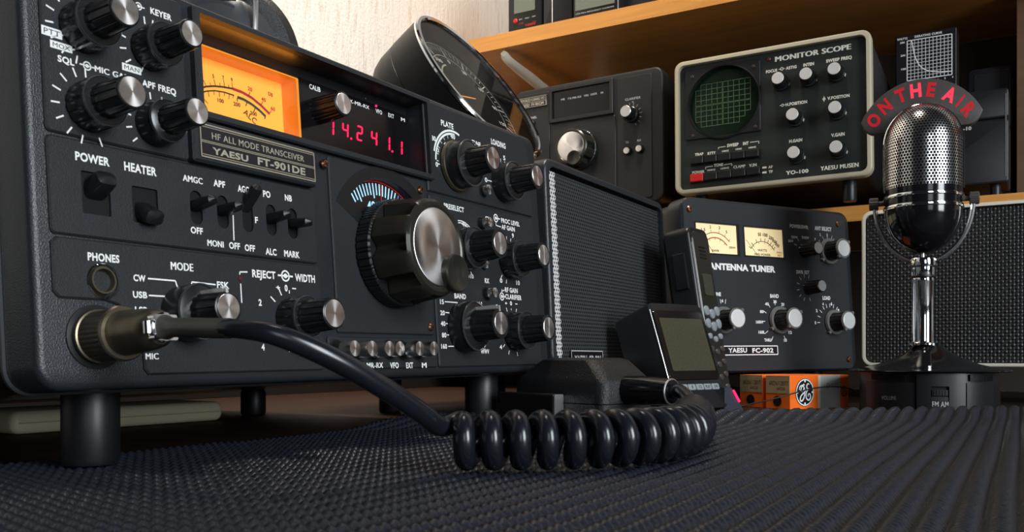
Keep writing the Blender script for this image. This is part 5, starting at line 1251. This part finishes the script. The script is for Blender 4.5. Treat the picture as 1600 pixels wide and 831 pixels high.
L_ = spline([(.10,0,1.0),(.12,0,.88),(.17,0,.62),(.24,0,.42),(.34,0,.27),(.50,0,.17),(.72,0,.115),(1.0,0,.085)], 6)
for p, q in zip(L_, L_[1:]): seg_line(b, (gx0+(gx1-gx0)*p.x, gz0+(gz1-gz0)*p.z), (gx0+(gx1-gx0)*q.x, gz0+(gz1-gz0)*q.z), .0009, yy-.0001)
for s, xa, ya, xb_, yb_, h in (('WATTS',158,238,275,214,24),('DERATING CURVE',358,205,668,143,24),('300',192,272,245,262,20),('200',198,418,252,408,20),('100',205,572,258,562,20),('3',530,692,545,689,20),('4',612,686,627,683,20),('5',694,670,709,667,20),('6',783,655,797,652,20)): DL_.text(b, s, *dl(xa,ya), *dl(xb_,yb_), h/7.27, yy)
DL_.add('derating_chart', b, whitet)
b = B(); box(b, W-.0012, W-.0004, -.0012, .0004, .002, H-.002); DL_.add('edge_strip', b, alu)
o_ = .15
GC = shelf_dev('equipment_case', 1512, o_, Z2); W = width_px(1512, 1586, o_); H = (CY-100)/F*shelf_pt(1580, o_).y-Z2
tag(GC.root, 'dark grey equipment case standing behind the flat black tuner box', 'box')
b = B(); prism(b, rrect(0,0,W,H,.006,5), 0, .07, .002, steps=2); GC.add('housing', b, blackp)
b = B(); prism(b, rrect(.006,.006,W-.006,H-.006,.004,4), -.0008, .0004, .0006, back=False); GC.add('front_panel', b, blackp)

# ================================================================== UNDER THE TRANSCEIVER
q = Vector((-.286,.512,0)); PA = Dev('power_adaptor', (q.x, q.y, -.0458), math.degrees(math.atan2(.118,.081)))
tag(PA.root, 'cream rounded plastic slab lying in the dark beneath the transceiver', 'adaptor')
b = B(); prism(b, rrect(0,0,.146,.0135,.0055,6), 0, .05, .004, steps=3); PA.add('housing', b, creamp)
b = B(); box(b, .004, .142, -.0002, .0006, .0062, .0070); PA.add('seam', b, tan)

# ================================================================== CAMERA
cd = bpy.data.cameras.new('camera'); cam = bpy.data.objects.new('camera', cd); col.objects.link(cam)
cam.location = (0,0,CAMZ); cam.rotation_euler = (PI/2,0,0)
cd.sensor_width = 36; cd.lens = 36*F/1600; cd.shift_y = (CY-415.5)/1600; cd.clip_start = .01
bpy.context.scene.camera = cam
cd.dof.use_dof = True; cd.dof.focus_distance = .56; cd.dof.aperture_fstop = 45
vs = bpy.context.scene.view_settings
vs.view_transform = 'Standard'; vs.look = 'None'; vs.gamma = 1; vs.use_curve_mapping = False; vs.exposure = 0
# ================================================================== LIGHT
def area(name, loc, target, size, power, color, sy=None):
    l = bpy.data.lights.new(name, 'AREA'); l.energy = power; l.color = color; l.size = size
    if sy: l.shape = 'RECTANGLE'; l.size_y = sy
    o = bpy.data.objects.new(name, l); col.objects.link(o); o.location = loc
    o.rotation_euler = (Vector(target)-Vector(loc)).to_track_quat('-Z','Y').to_euler(); return o
area('window_light', (1.09,-.67,.50), (.10,.52,.10), .50, 31, (.87,.94,1), .85)
cl_ = area('ceiling_lamp', (.02,.66,1.55), (-.28,1.02,.30), .25, 5.4, (1,.90,.78)); cl_.data.spread = R(64)
area('rear_window_light', (.22,-1.20,.46), (-.05,.45,.10), .45, 3.6, (.84,.92,1), .7)
w = bpy.data.worlds.new('world'); bpy.context.scene.world = w; w.use_nodes = True
w.node_tree.nodes['Background'].inputs[0].default_value = (.5,.55,.65,1); w.node_tree.nodes['Background'].inputs[1].default_value = .018
